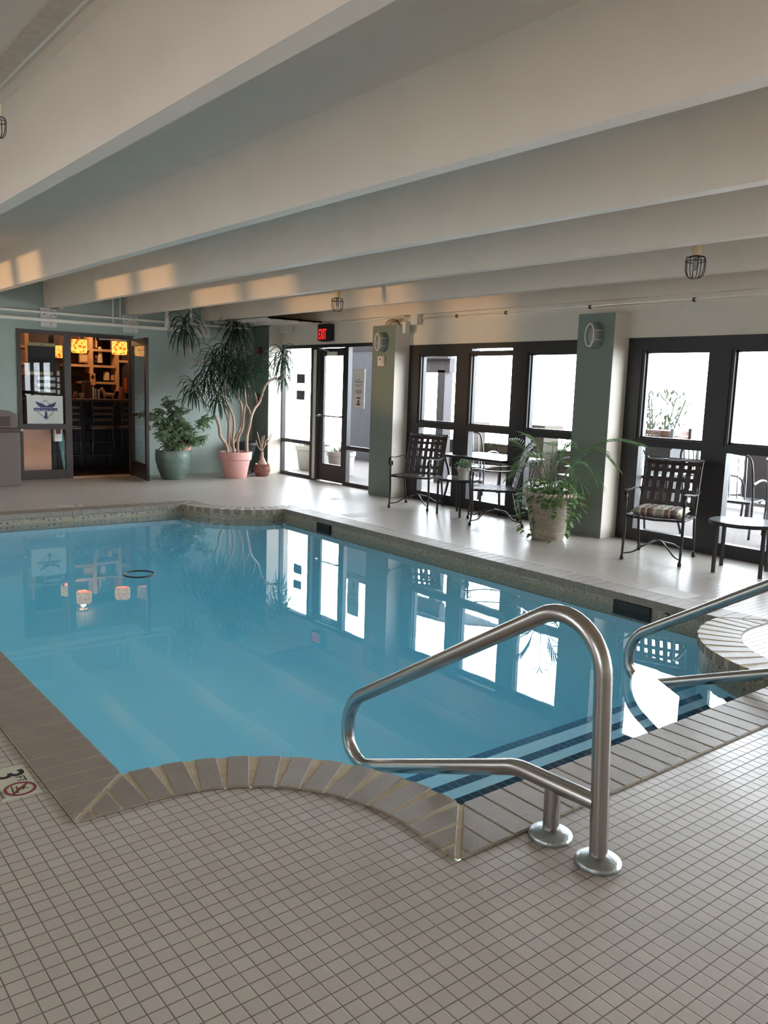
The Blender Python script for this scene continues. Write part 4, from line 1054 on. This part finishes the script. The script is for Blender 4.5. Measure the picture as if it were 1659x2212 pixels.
# whale tail sign behind the sidelight
sg = thing('whale_tail_sign', 'white sign with a navy whale tail, diamond and banner, in the bar window', 'sign', (3.90, YB+.012, .855))
p = MB(); p.box(3.632, 4.165, YB-.012, YB-.004, .858, 1.285); part(p, 'sign_board', 'paper', sg)
def S2(x, y): return (3.632+(x-135)/1270*.533, 1.285-(y-240)/1000*.427)
def shape(pts, nm, m_, yoff=.0135, th=.001):
    P = [S2(*a) for a in pts]; mb = MB()
    tess = tessellate_polygon([[Vector((a, b_, 0)) for a, b_ in P]])
    n = len(P); vs = [(a, YB-yoff, b_) for a, b_ in P]+[(a, YB-yoff+th, b_) for a, b_ in P]
    fs = [tuple(t) for t in tess]+[tuple(i+n for i in t[::-1]) for t in tess]+[(i, (i+1)%n, (i+1)%n+n, i+n) for i in range(n)]
    mb.add(vs, fs); part(mb, nm, m_, sg)
shape([(445,425),(500,470),(640,510),(740,555),(810,610),(900,560),(940,540),(1060,510),(1120,475),(1160,445),(1150,520),(1110,600),(1040,665),(600,665),(545,600),(490,560),(450,500)], 'whale_fluke', 'navy')
shape([(765,800),(830,800),(835,900),(850,1000),(795,1080),(725,1000),(760,900)], 'whale_stock', 'navy')
def line(a, b_, w_=13):
    a = Vector(a); b_ = Vector(b_); d = (b_-a).normalized(); n = Vector((-d[1], d[0]))*w_/2
    return [tuple(a+n), tuple(b_+n), tuple(b_-n), tuple(a-n)]
for a, b_ in (((780,390),(660,505)),((780,390),(930,545)),((545,600),(505,660)),((500,800),(795,1080)),((795,1080),(1060,815))): shape(line(a, b_, 16), 'diamond_line', 'print', .0132)
for a, b_ in (((470,815),(760,1090)),((830,1090),(1070,850))): shape(line(a, b_, 5), 'diamond_line', 'navy', .0132)
shape([(365,680),(1210,680),(1210,785),(365,785)], 'banner', 'navy', .0145)
t = MB()
random.seed(3)
for (xa, xb) in ((390,600),(640,880),(930,1010),(1080,1180)):
    x = xa
    while x < xb:
        a = S2(x, 735+random.uniform(-14,8)); b2 = S2(x+20, 765); t.bar((a[0], YB-.0155, a[1]), (b2[0], YB-.0155, b2[1]), .004, .0008, (0,1,0)); 
        c3_ = S2(x+34, 715); t.bar((b2[0], YB-.0155, b2[1]), (c3_[0]-.002, YB-.0155, b2[1]+.008), .003, .0008, (0,1,0)); x += 30
part(t, 'banner_lettering', 'paper', sg)
random.seed(11)

# ------------------------------------------------------------------ bar room
rb = MB(); rb.box(1.5, 7.75, YB+.2, YBAR, -.05, -.002); struct('floor_bar', rb, 'darkwood', 'dark wooden floor inside the bar', 'floor')
rb = MB(); rb.box(1.4, 7.85, YB+.2, YBAR+.1, 2.6, 2.7); struct('ceiling_bar', rb, 'barwall', 'dark ceiling inside the bar', 'ceiling')
rb = MB(); rb.box(1.4, 7.85, YBAR, YBAR+.1, 0, 2.6); struct('wall_bar_back', rb, 'barwall', 'dark brown wall behind the bar shelves', 'wall')
rb = MB(); rb.box(1.4, 1.5, YB+.2, YBAR, 0, 2.6); struct('wall_bar_left', rb, 'barwall', 'dark wall at the left of the bar', 'wall')
rb = MB(); rb.box(7.75, 7.85, YB+.2, YBAR, 0, 2.6); struct('wall_bar_right', rb, 'barwall', 'dark wall at the right of the bar', 'wall')
ct = thing('bar_counter', 'bar counter with wooden top and navy boarded front', 'bar counter', (5.2, 14.95, 0))
p = MB(); p.box(4.0, 7.2, 14.68, 15.3, 1.165, 1.215); part(p, 'counter_top', 'darkwood', ct, bevel=.006)
p = MB(); p.box(4.1, 7.1, 14.85, 15.25, 0, 1.165)
for k in range(24): p.box(4.12+k*.125, 4.225+k*.125, 14.84, 14.85, .05, 1.15)
part(p, 'counter_body', 'baraux', ct)
SY = 16.2
sh = thing('bar_shelving', 'pine shelving grid on the wall behind the bar', 'shelving', (5.2, SY, 0))
def sx_(x, y): q_ = at(x, y, 1, SY); return q_[0], q_[2]
def upright(x, ya, yb, w_):
    a = sx_(x, ya); b_ = sx_(x, yb); p = MB(); p.box(a[0]-w_/2, a[0]+w_/2, SY, SY+.3, b_[1], a[1]); part(p, 'upright', 'wood', sh)
def shelf(xa, xb, y, h=.045):
    a = sx_(xa, y); b_ = sx_(xb, y); zz = (a[1]+b_[1])/2; p = MB(); p.box(a[0], b_[0], SY+.002, SY+.3, zz-h/2, zz+h/2); part(p, 'shelf', 'wood', sh)
upright(196.5, 722, 806, .07); upright(253, 700, 845, .055); upright(57, 716, 810, .07)
shelf(130, 193, 753); shelf(200, 248, 757); shelf(140, 250, 790.5); shelf(176, 250, 827); shelf(256, 285, 781); shelf(256, 285, 756)
shelf(42, 54, 748); shelf(43, 55, 785); shelf(92, 150, 749)
for sx0_ in (4.0, 5.0, 6.3): 
    p = MB(); p.box(sx0_, sx0_+.9, SY+.31, SY+.33, 1.3, 2.4); part(p, 'shelf_back', 'barwall', sh)
pk = MB(); a = sx_(199.5, 806); b_ = sx_(199.5, 832); pk.box(a[0]-.05, a[0]+.05, SY-.02, SY+.0, b_[1], a[1]); ob = pk.build('wall_plaque', 'wood'); tag(ob, 'small orange-brown plaque with a dark diamond on the bar shelves', 'plaque')
L0 = ob.location; z_ = (a[1]+b_[1])/2+.04; q = MB(); q.add([(a[0]-.04-L0[0], -.0115, z_-L0[2]), (a[0]-L0[0], -.0115, z_-.05-L0[2]), (a[0]+.04-L0[0], -.0115, z_-L0[2]), (a[0]-L0[0], -.0115, z_+.05-L0[2])], [(0,1,2,3)]); q.build('diamond_mark', 'black', parent=ob)
def bottle(x, y, Y, h, lab, m_='bottle', r_=.038):
    q_ = at(x, y, 1, Y); p = MB(); p.lathe([(.005,0),(r_,0),(r_,h*.6),(r_*.4,h*.75),(r_*.35,h*.97),(r_*.42,h),(.004,h)], tuple(q_), 14)
    tag(p.build('bottle', m_, smooth=True, sharp=50), lab, 'bottle', 'bottles on the bar shelves')
bottle(206, 751, SY+.12, .2, 'pale bottle on the top shelf right of the left amber lamp', 'ceramic')
bottle(205, 783, SY+.12, .24, 'dark bottle on the second shelf of the bar')
def glasses():
    for i, (x, y, Y, h, r_) in enumerate(((206,821.5,SY+.15,.26,.02),(212.5,821.5,SY+.15,.24,.02),(218.5,821.5,SY+.15,.22,.02),(160,822,SY+.15,.1,.028),(168,822,SY+.15,.1,.028),(176,822,SY+.15,.1,.028),(184,822,SY+.15,.1,.028))):
        q_ = at(x, y, 1, Y); p = MB(); p.lathe([(r_*.7,0),(r_,h*.3),(r_*1.1,h),(r_*1.05,h),(r_*.9,h*.3),(r_*.5,.01)], tuple(q_), 14)
        pos = ['tall clear glass nearest the pine upright','middle one of the three tall clear glasses on the bar shelf','tall clear glass farthest right of the three','leftmost clear tumbler on the low bar shelf','second clear tumbler from the left on the low bar shelf','third clear tumbler from the left on the low bar shelf','rightmost clear tumbler on the low bar shelf'][i]
        tag(p.build('drinking_glass', 'clear', smooth=True, sharp=50), pos, 'glass', 'glassware on the bar shelves')
glasses()
q_ = at(216, 783.5, 1, SY+.1); p = MB(); p.lathe([(.05,0),(.04,.2),(.03,.3),(.005,.305)], tuple(q_), 14); tag(p.build('cup_stack', 'ceramic', smooth=True, sharp=50), 'tapered stack of cream cups on the second bar shelf', 'cups')
q_ = at(181, 783.5, 1, SY+.1); p = MB(); p.box(q_[0]-.09, q_[0]+.09, q_[1], q_[1]+.02, q_[2], q_[2]+.19); fo = p.build('framed_card', 'brownpanel', bevel=.004); tag(fo, 'framed card standing on the shelf below the left amber lamp', 'frame')
p = MB(); p.box(-.07, .07, -.013, -.0105, .02, .17); p.build('card', 'ceramic', parent=fo)
q_ = at(230, 821.5, 1, SY+.12); p = MB(); p.lathe([(.005,0),(.056,0),(.06,.1),(.052,.15),(.03,.17),(.004,.172)], tuple(q_), 18); tag(p.build('ceramic_jar', 'ceramic', smooth=True, sharp=50), 'rounded cream jar on the bar shelf right of the tall glasses', 'jar')
q_ = at(243.5, 821.5, 1, SY+.12); p = MB(); p.lathe([(.005,0),(.04,0),(.045,.05),(.04,.1),(.02,.11),(.004,.115)], tuple(q_), 14); tag(p.build('ceramic_jar', 'wood', smooth=True, sharp=50), 'small brown jar beside the rounded cream jar', 'jar')
# things on the counter
ZT = 1.216
hs = at(234, 860, 1, 15.0); hs.z = ZT
r = thing('toy_horse', 'carved wooden toy horse standing on the bar counter', 'toy horse', tuple(hs))
p = MB(); B = lambda *v: Vector(hs)+Vector(v)
p.tube([B(.1,0,.08),(B(.03,0,.075)),(B(-.05,0,.08)),(B(-.09,0,.13)),(B(-.10,0,.175))], [.03,.034,.034,.026,.022], 10); p.tube([B(-.095,0,.185),B(-.135,0,.165),B(-.15,0,.15)], [.026,.02,.014], 8); p.tube([B(.1,0,.09),B(.13,0,.13),B(.115,0,.15)], .01, 6)
part(p, 'horse_body', 'wood', r, smooth=True)
for a in (-.07, .08):
    for s in (-.02, .02): p = MB(); p.tube([B(a,s,.08),B(a,s,0)], [.014,.01], 7); part(p, 'leg', 'wood', r, smooth=True)
for i, x in enumerate((203, 208, 215)):
    q_ = at(x, 861, 1, 15.0); p = MB(); hh = (.22,.18,.17)[i]; p.box(q_[0]-.006, q_[0]+.006, 15.0, 15.06, ZT, ZT+hh); tag(p.build('menu_card', 'paper'), ['tallest','middle','shortest'][i]+' white menu card standing upright on the bar counter', 'menu', 'menu cards on the bar counter')
q_ = at(176, 861, 1, 14.95); p = MB(); p.lathe([(.03,0),(.035,.01),(.045,.06),(.048,.10),(.042,.10),(.035,.05),(.005,.03)], (q_[0],q_[1],ZT), 18); tag(p.build('serving_bowl', 'ceramic', smooth=True, sharp=50), 'small cream footed bowl at the left end of the bar counter', 'bowl')
q_ = at(163, 861, 1, 14.95); p = MB(); p.lathe([(.005,0),(.045,0),(.05,.04),(.03,.1),(.02,.12),(.004,.12)], (q_[0],q_[1],ZT), 12); tag(p.build('conch_shell', 'brownpanel', smooth=True), 'rounded pinkish shell at the far left of the bar counter', 'shell')
q_ = at(263, 861, 1, 14.95); p = MB(); p.lathe([(.005,0),(.06,0),(.07,.04),(.045,.1),(.06,.16),(.045,.22),(.004,.225)], (q_[0],q_[1],ZT), 16); tag(p.build('clay_jug', mat('red_brown_clay', (150,84,66), .6), smooth=True, sharp=50), 'red-brown clay jug at the right of the bar counter', 'jug')
q_ = at(187, 860, 1, 15.18); p = MB(); p.lathe([(.005,0),(.075,0),(.085,.2),(.08,.3),(.005,.3)], (q_[0],q_[1],ZT), 18); tag(p.build('brown_crock', mat('dull_brown_stoneware', (74,54,46), .7), smooth=True, sharp=50), 'tall dull brown crock on the bar counter', 'crock')
q_ = at(272, 833, 1, 15.2); p = MB(); p.box(q_[0]-.02, q_[0]+.02, q_[1], q_[1]+.02, q_[2]-.12, q_[2]+.14); tag(p.build('orange_panel', mat('orange_glow_panel', (230,110,60), .6)), 'narrow orange panel at the right end of the bar', 'panel')

def hanging_lamp(x, y, Y, lab, s=1.0, sz=.13):
    c_ = at(x, y, 1, Y); r = thing('pendant_lamp', lab, 'lamp', tuple(c_), group='amber pendant lamps over the bar')
    p = MB(); p.lathe([(sz*.86,-.115*s),(sz,-.10*s),(sz,.10*s),(sz*.92,.115*s),(.03,.118*s)], tuple(c_), 20); p.f = [f for f in p.f if len(f) == 4]; part(p, 'lamp_shade', 'amber', r, smooth=True, sharp=50)
    p = MB(); p.lathe([(.004,-.05),(.03,-.03),(.032,.0),(.015,.04),(.01,.06)], tuple(c_), 12); part(p, 'bulb', 'bulb', r, smooth=True)
    p = MB(); p.tube([c_+Vector((0,0,.11)), Vector((c_[0], c_[1], 2.6))], .006, 6); part(p, 'lamp_stem', 'wood', r)
    ld = bpy.data.lights.new('lamp_light', 'POINT'); ld.energy = 10; ld.color = (1, .55, .25); ld.shadow_soft_size = .012
    lo = bpy.data.objects.new('lamp_light', ld); C.objects.link(lo); lo.parent = r; lo.location = (0, 0, -.02)
hanging_lamp(171, 748, 14.9, 'left amber pendant lamp glowing in the open bar doorway')
hanging_lamp(258, 752, 14.9, 'right amber pendant lamp glowing in the open bar doorway')
hanging_lamp(131, 760, 15.2, 'amber pendant lamp seen through the bar sidelight', .9, .10)

for k, (lx_, ly_) in enumerate(((3.0, 15.6), (6.9, 15.6), (5.2, 15.75))):   # added lamps, unseen above the door head, that brighten the bar interior
    cl_ = thing('added_fill_lamp', ('added unseen fill lamp inside the bar, left', 'added unseen fill lamp inside the bar, right', 'added unseen fill lamp inside the bar, before the shelves')[k], 'light', (lx_, ly_, 2.56), group='added fill lamps inside the bar')
    MB().lathe([(.08,0),(.09,.02),(.09,.04)], (0,0,0), 18).build('fill_lamp_housing', 'ceramic', parent=cl_, smooth=True, sharp=40)
    ld = bpy.data.lights.new('added_fill_light', 'POINT'); ld.energy = 22; ld.color = (1, .6, .32); ld.shadow_soft_size = .05
    lo = bpy.data.objects.new('added_fill_light', ld); C.objects.link(lo); lo.parent = cl_; lo.location = (0, 0, -.08)
def stool(x, y, lab):
    r = thing('bar_stool', lab, 'stool', (x, y, 0), group='bar stools before the counter')
    for sx in (-1, 1):
        for sy in (-1, 1):
            q = MB(); q.tube([(sx*.2, sy*.19, 0), (sx*.17, sy*.16, .72)]+([(sx*.17, -.17, .95),(sx*.19,-.21,1.17)] if sy < 0 else []), .011, 8); q.build('leg', 'outiron', parent=r, smooth=True)
    q = MB(); q.box(-.2, .2, -.19, .19, .72, .77); q.build('seat', 'darkwood', parent=r, bevel=.015)
    for z in (.28, .5):
        q = MB(); q.tube([(-.185,.18,z),(.185,.18,z),(.185,-.18,z),(-.185,-.18,z)], .008, 6, closed=True); q.build('footrest', 'outiron', parent=r)
    q = MB()
    for z in (.88, .98, 1.08): q.bar((-.17,-.17-.12*(z-.85),z), (.17,-.17-.12*(z-.85),z), .012, .04)
    q.build('backrest', 'darkwood', parent=r)
for (x, lab) in ((4.53,'bar stool at the left of the open doorway'),(5.10,'middle bar stool in the open doorway'),(5.60,'bar stool behind the swung open door')): stool(x, 14.42, lab)

# blackboard menu easel, panel, paper bag, teal legs behind the sidelight
ez = thing('menu_blackboard', 'tall blackboard menu with pale yellow edges behind the bar sidelight', 'blackboard', (4.1, 14.2, .9))
p = MB(); p.box(3.893, 4.315, 14.2, 14.22, 1.63, 2.09); part(p, 'board', 'chalk', ez)
p = MB(); p.box(3.89, 4.32, 14.185, 14.2, 2.06, 2.11); p.box(3.89, 4.27, 14.185, 14.2, 1.60, 1.65); part(p, 'board_edge', 'paperY', ez)
p = MB(); p.box(3.93, 3.96, 14.21, 14.235, 0, 1.63); p.box(4.25, 4.28, 14.21, 14.235, 0, 1.63); part(p, 'easel_leg', 'black', ez)
p = MB(); p.lathe([(.12,0),(.12,.01)], (4.1, 14.22, 2.07), 20, 1, .3); part(p, 'board_crest', 'chalk', ez)
rk = thing('paper_rack', 'white tiered rack of papers below the blackboard', 'rack', (4.13, 14.1, 1.2))
p = MB()
for z in (1.32, 1.42, 1.52): p.box(4.0, 4.27, 14.08, 14.10, z, z+.05)
for z in (1.3, 1.4, 1.5, 1.6): p.box(4.30, 4.34, 14.08, 14.10, z, z+.07)
part(p, 'rack_papers', 'paper', rk)
p = MB(); p.box(3.98, 4.29, 14.10, 14.12, 1.27, 1.6); part(p, 'rack_frame', 'black', rk)
p = MB(); p.box(3.70, 4.15, 13.98, 14.02, 0, .79); tag(p.build('brown_board', 'brownpanel', bevel=.004), 'plain brown board standing low behind the bar sidelight', 'board')
p = MB(); p.box(4.17, 4.29, 13.86, 13.95, .55, .78); bg = p.build('paper_bag', 'paper', bevel=.006); tag(bg, 'white printed bag hanging beside the brown board', 'bag')
p = MB(); p.box(-.04, .04, -.047, -.0455, .12, .2); p.build('bag_print', 'redprint', parent=bg)
r = thing('step_ladder', 'teal painted ladder legs leaning behind the bar sidelight', 'ladder', (4.33, 14.0, 0))
for k, (xa, xb) in enumerate(((4.27,4.36),(4.31,4.41))): p = MB(); p.bar((xb, 13.95, 0), (xa, 14.02, .85), .03, .03); part(p, 'leg', 'tealpaint', r)
p = MB(); p.bar((4.31, 13.98, .35), (4.37, 13.98, .35), .02, .03); part(p, 'rung', 'tealpaint', r)

# ------------------------------------------------------------------ outdoors
pt = MB(); pt.box(XW+.21, 15.5, -6, 20, -.06, -.005); struct('patio', pt, 'patio', 'pale concrete patio outside the windows', 'patio')
def pier(x, y, lab, h=.97):
    x = x-.25
    r = thing('stone_pier', lab, 'pier', (x, y, 0), group='capped stone piers of the patio wall')
    p = MB(); p.box(x-.2, x+.2, y-.2, y+.2, 0, h-.1); part(p, 'pier_body', 'stone', r)
    p = MB(); p.box(x-.26, x+.26, y-.26, y+.26, h-.1, h); part(p, 'pier_cap', 'cap', r, bevel=.015)
q_ = at(1038, 910, 0, 12); pier(12, q_[1], 'stone pier seen through the middle bay of the window'); q_ = at(1194, 912, 0, 12); pier(12, q_[1], 'stone pier seen through the right bay of the window', 1.0)
p = MB(); p.box(12.0, 12.3, 8.5, 13.5, 0, .55); tag(p.build('patio_wall', 'stone'), 'low stone wall beyond the patio tables', 'stone wall')
bl = thing('balustrade', 'white balustrade along the patio edge beyond the right window', 'balustrade', (11.6, 5.5, 0))
p = MB(); p.box(11.55, 11.67, 2, 8.2, .78, .84); part(p, 'top_rail', 'outwhite', bl)
p = MB(); p.box(11.56, 11.66, 2, 8.2, .06, .11); part(p, 'bottom_rail', 'outwhite', bl)
for k in range(24):
    y = 2.1+k*.26; p = MB(); p.lathe([(.02,.11),(.035,.2),(.045,.3),(.02,.5),(.03,.7),(.02,.78)], (11.61, y, 0), 8); part(p, 'baluster', 'outwhite', bl, smooth=True)
def ptable(x, y, L, W_, lab):
    r = thing('patio_table', lab, 'table', (x, y, 0), group='grey metal patio tables')
    MB().box(-W_/2, W_/2, -L/2, L/2, .68, .71).build('table_top', 'ttop', parent=r, bevel=.004)
    f = MB(); f.tube([(-W_/2,-L/2,.69),(W_/2,-L/2,.69),(W_/2,L/2,.69),(-W_/2,L/2,.69)], .018, 8, closed=True); f.build('table_rim', 'outiron', parent=r)
    for sx in (-1, 1):
        for sy in (-1, 1): q = MB(); q.tube(smoothpath([(sx*(W_/2-.05), sy*(L/2-.06), .69), (sx*(W_/2-.1), sy*(L/2-.12), .4), (sx*(W_/2-.05), sy*(L/2-.05), 0)], 4), .016, 8); q.build('leg', 'outiron', parent=r, smooth=True)
q_ = at(1048, 987, 2, .70); ptable(q_[0]+.1, q_[1]+.0, 1.2, .8, 'grey patio table outside the middle bay of the window')
ptable(q_[0]+.35, q_[1]-2.0, 1.2, .8, 'grey patio table outside, behind the palm fronds')
def pchair(x, y, rz, lab):
    r = thing('patio_chair', lab, 'chair', (x, y, 0), rz, group='grey tubular patio chairs')
    for s in (-1, 1):
        q = MB(); q.tube(smoothpath([(-.25, s*.26, 0), (-.22, s*.26, .4), (-.3, s*.24, .85), (-.3, s*.18, .95)], 5), .014, 8); q.build('rear_leg', 'outiron', parent=r, smooth=True)
        q = MB(); q.tube(smoothpath([(.25, s*.26, 0), (.27, s*.27, .35), (.22, s*.27, .6), (0, s*.27, .66), (-.26, s*.26, .62)], 5), .014, 8); q.build('armrest', 'outiron', parent=r, smooth=True)
    q = MB(); q.box(-.24, .26, -.24, .24, .40, .425); q.build('seat', 'outiron', parent=r, bevel=.008)
    q = MB()
    for k in range(5): q.bar((-.245, -.18+.09*k, .45), (-.3, -.18+.09*k, .94), .02, .008, (0,1,0))
    q.tube([(-.3,-.18,.95),(-.31,0,.97),(-.3,.18,.95)], .014, 8); q.build('backrest', 'outiron', parent=r)
pchair(9.15, 9.3, .3, 'grey tubular patio chair outside, seen past the small table'); pchair(9.2, 5.05, .2, 'grey tubular patio chair outside the right window, nearer one'); pchair(9.6, 5.6, -.4, 'grey tubular patio chair outside the right window, farther one'); pchair(9.6, 7.6, 2.8, 'grey tubular patio chair outside, behind the palm')
# slatted planter and shrub
q_ = at(1440, 930, 0, 9.8); x, y = 9.8, q_[1]
r = thing('slatted_planter', 'tall dark planter box with reddish slats outside the right window', 'planter', (x, y, 0))
p = MB(); p.prism([(x-.17,y-.19),(x+.17,y-.19),(x+.17,y+.19),(x-.17,y+.19)], 0, .98); part(p, 'planter_box', 'outdark', r)
for k in range(2): p = MB(); p.box(x-.2, x+.2, y-.22, y+.22, 1.0+.075*k, 1.06+.075*k); part(p, 'slat', 'outwood', r)
for ax_ in (-1, 1):
    for ay_ in (-1, 1): p = MB(); p.box(x+ax_*.205-.02, x+ax_*.205+.02, y+ay_*.225-.02, y+ay_*.225+.02, .9, 1.17); part(p, 'corner_post', 'outdark', r)
def shrub(x, y, h, r_, n, lab, nm='oleander_shrub', lo=.35, stems=7):
    r = thing(nm, lab, 'shrub', (x, y, 0)); q = MB()
    for k in range(stems):
        a = k*2.4; q.tube([(x,y,0),(x+.3*r_*math.cos(a),y+.3*r_*math.sin(a),h*.5),(x+r_*.8*math.cos(a),y+r_*.8*math.sin(a),h*.95)], .01, 5)
    part(q, 'stems', 'outleaf', r); q = MB()
    for k in range(n):
        a = random.uniform(0,2*PI); t = random.uniform(lo,1); rr = r_*t*random.uniform(.3,1); b_ = random.uniform(0,2*PI)
        leafblade(q, (x+rr*math.cos(a), y+rr*math.sin(a), h*t), (math.cos(b_), math.sin(b_), .8), random.uniform(.11,.17), .032, .1, n=3)
    part(q, 'leaves', 'outleaf', r)
q_ = at(1425, 880, 0, 11); shrub(11, q_[1], 1.62, .5, 330, 'thin leafy shrub rising behind the slatted planter')
# tall dark planter and slab at far right
r = thing('tall_planter', 'tall dark tapered planter outside at the right edge', 'planter', (8.9, 4.36, 0))
p = MB(); p.lathe([(.12,0),(.2,.9),(.22,.93),(.2,.96),(.15,.9),(.01,.9)], (8.9,4.36,0), 4); part(p, 'planter_body', 'outdark', r)
q = MB(); q.tube(smoothpath([(8.9,4.36,.9),(8.93,4.34,1.05),(8.9,4.37,1.2),(8.92,4.36,1.3)],3), [.05,.04,.045,.03,.04,.02,.02,.015,.01,.005], 8); part(q, 'driftwood', 'outdark', r, smooth=True)
p = MB(); p.box(10, 10.05, 5.0, 5.4, .35, .9); p.box(10, 10.05, 5.03, 5.08, 0, .35); p.box(10, 10.05, 5.3, 5.35, 0, .35); tag(p.build('grey_board', 'gaz'), 'grey freestanding board outside the right window', 'board')
# white planters outside the exit
def wplanter(x, y, rad, h, lab):
    r = thing('stone_planter', lab, 'planter', (x, y, 0), group='rough white planters outside the exit')
    p = MB(); p.lathe([(rad*.8,0),(rad*.85,.03),(rad,h*.75),(rad*1.0,h*.8),(rad*1.08,h*.83),(rad*1.08,h),(rad*.95,h),(rad*.9,h*.9),(.01,h*.88)], (x,y,0), 28); part(p, 'planter_body', 'outpot', r, smooth=True, sharp=35)
    q = MB()
    for k in range(50): a = random.uniform(0,2*PI); rr = random.uniform(0,rad*.8); leafblade(q, (x+rr*math.cos(a), y+rr*math.sin(a), h*.9), (math.cos(a)*.5, math.sin(a)*.5, 1), random.uniform(.08,.18), .015, .1, n=3)
    part(q, 'leaves', 'outleaf', r)
q_ = at(655, 1028, 2, 0); wplanter(8.75, 13.25, .33, .46, 'rough white planter outside, left one behind the sidelight')
wplanter(8.7, 12.28, .24, .42, 'rough white planter outside, right one behind the exit door')
# blue-grey clad wing wall, seen through the right sidelight
wg = thing('garden_wing', 'blue-grey clad wing of the building beyond the right sidelight', 'building', (11.5, 14.7, 0))
p = MB(); p.box(11.0, 12.0, 14.0, 15.4, 0, 2.35); part(p, 'wing_wall', 'bluewall', wg)
p = MB(); p.box(10.95, 12.05, 13.95, 15.45, 2.35, 2.5); part(p, 'wing_fascia', 'gaz', wg)
p = MB(); p.box(11.3, 11.8, 13.985, 14.0, .9, 1.9); part(p, 'wing_window', 'outwhite', wg)
# timber shelter
gz = thing('timber_shelter', 'grey timber shelter with post and fascia seen through the left window bay', 'shelter', (9.6, 11, 0))
q_ = at(957, 860, 0, 9.6); py = q_[1]
p = MB(); p.box(9.54, 9.72, py-.09, py+.09, 0, 1.9); part(p, 'post', 'gaz', gz)
p = MB(); p.box(9.54, 9.66, py-.2, py+1.5, 1.86, 2.1); part(p, 'fascia', 'gaz', gz)
p = MB(); p.add([(9.4,py-.3,2.08),(9.4,py+1.6,2.08),(11.2,py+1.6,2.5),(11.2,py-.3,2.5),(9.4,py-.3,2.12),(9.4,py+1.6,2.12),(11.2,py+1.6,2.54),(11.2,py-.3,2.54)], [(0,1,2,3),(7,6,5,4),(0,4,5,1),(1,5,6,2),(2,6,7,3),(3,7,4,0)]); part(p, 'roof', 'gaz', gz)
p = MB(); p.box(9.54, 9.72, py+1.3, py+1.48, 0, 1.9); part(p, 'post', 'gaz', gz)

# ------------------------------------------------------------------ light
w = bpy.data.worlds.new('sky'); bpy.context.scene.world = w; w.use_nodes = True; nt = w.node_tree; N = nt.nodes.new; L = nt.links.new
bg = nt.nodes['Background']; tc = N('ShaderNodeTexCoord'); sp = N('ShaderNodeSeparateXYZ'); L(tc.outputs['Generated'], sp.inputs[0])
# bright haze low over the sea side (+x), dimmer overhead and behind
e1 = N('ShaderNodeMapRange'); e1.interpolation_type = 'SMOOTHSTEP'; e1.inputs[1].default_value = .12; e1.inputs[2].default_value = .78; e1.inputs[3].default_value = 1; e1.inputs[4].default_value = .15; L(sp.outputs[2], e1.inputs[0])
e2 = N('ShaderNodeMapRange'); e2.interpolation_type = 'SMOOTHSTEP'; e2.inputs[1].default_value = -.1; e2.inputs[2].default_value = .3; e2.inputs[3].default_value = .12; e2.inputs[4].default_value = 1; L(sp.outputs[0], e2.inputs[0])
mu = N('ShaderNodeMath'); mu.operation = 'MULTIPLY'; L(e1.outputs[0], mu.inputs[0]); L(e2.outputs[0], mu.inputs[1])
st_ = N('ShaderNodeMath'); st_.operation = 'MULTIPLY'; SKY = 26.0; st_.inputs[1].default_value = SKY; L(mu.outputs[0], st_.inputs[0])
bg.inputs['Color'].default_value = (.87, .945, 1, 1); L(st_.outputs[0], bg.inputs['Strength'])

# low warm daylight coming up off the ground outside the left windows
ld = bpy.data.lights.new('warm_reflection', 'SPOT'); ld.energy = 900; ld.color = (1, .6, .24); ld.spot_size = math.radians(18); ld.spot_blend = .3; ld.shadow_soft_size = .17
lo = bpy.data.objects.new('warm_reflection', ld); C.objects.link(lo); lo.location = (-9, 14.1, .12); ld.energy = 3000
d = Vector((4.1, 9.5, 2.72))-Vector(lo.location); lo.rotation_euler = d.to_track_quat('-Z', 'Y').to_euler()

sc = bpy.context.scene
sc.view_settings.view_transform = 'Standard'; sc.view_settings.look = 'None'; sc.view_settings.gamma = 1; sc.view_settings.use_curve_mapping = False
sc.view_settings.exposure = 0.3
cy = sc.cycles
cy.use_denoising = True; cy.max_bounces = 8; cy.diffuse_bounces = 5; cy.glossy_bounces = 4; cy.transparent_max_bounces = 12; cy.transmission_bounces = 4; cy.volume_bounces = 3; cy.use_adaptive_sampling = True; cy.adaptive_threshold = .03
cy.sample_clamp_indirect = 6; cy.caustics_reflective = False; cy.caustics_refractive = False
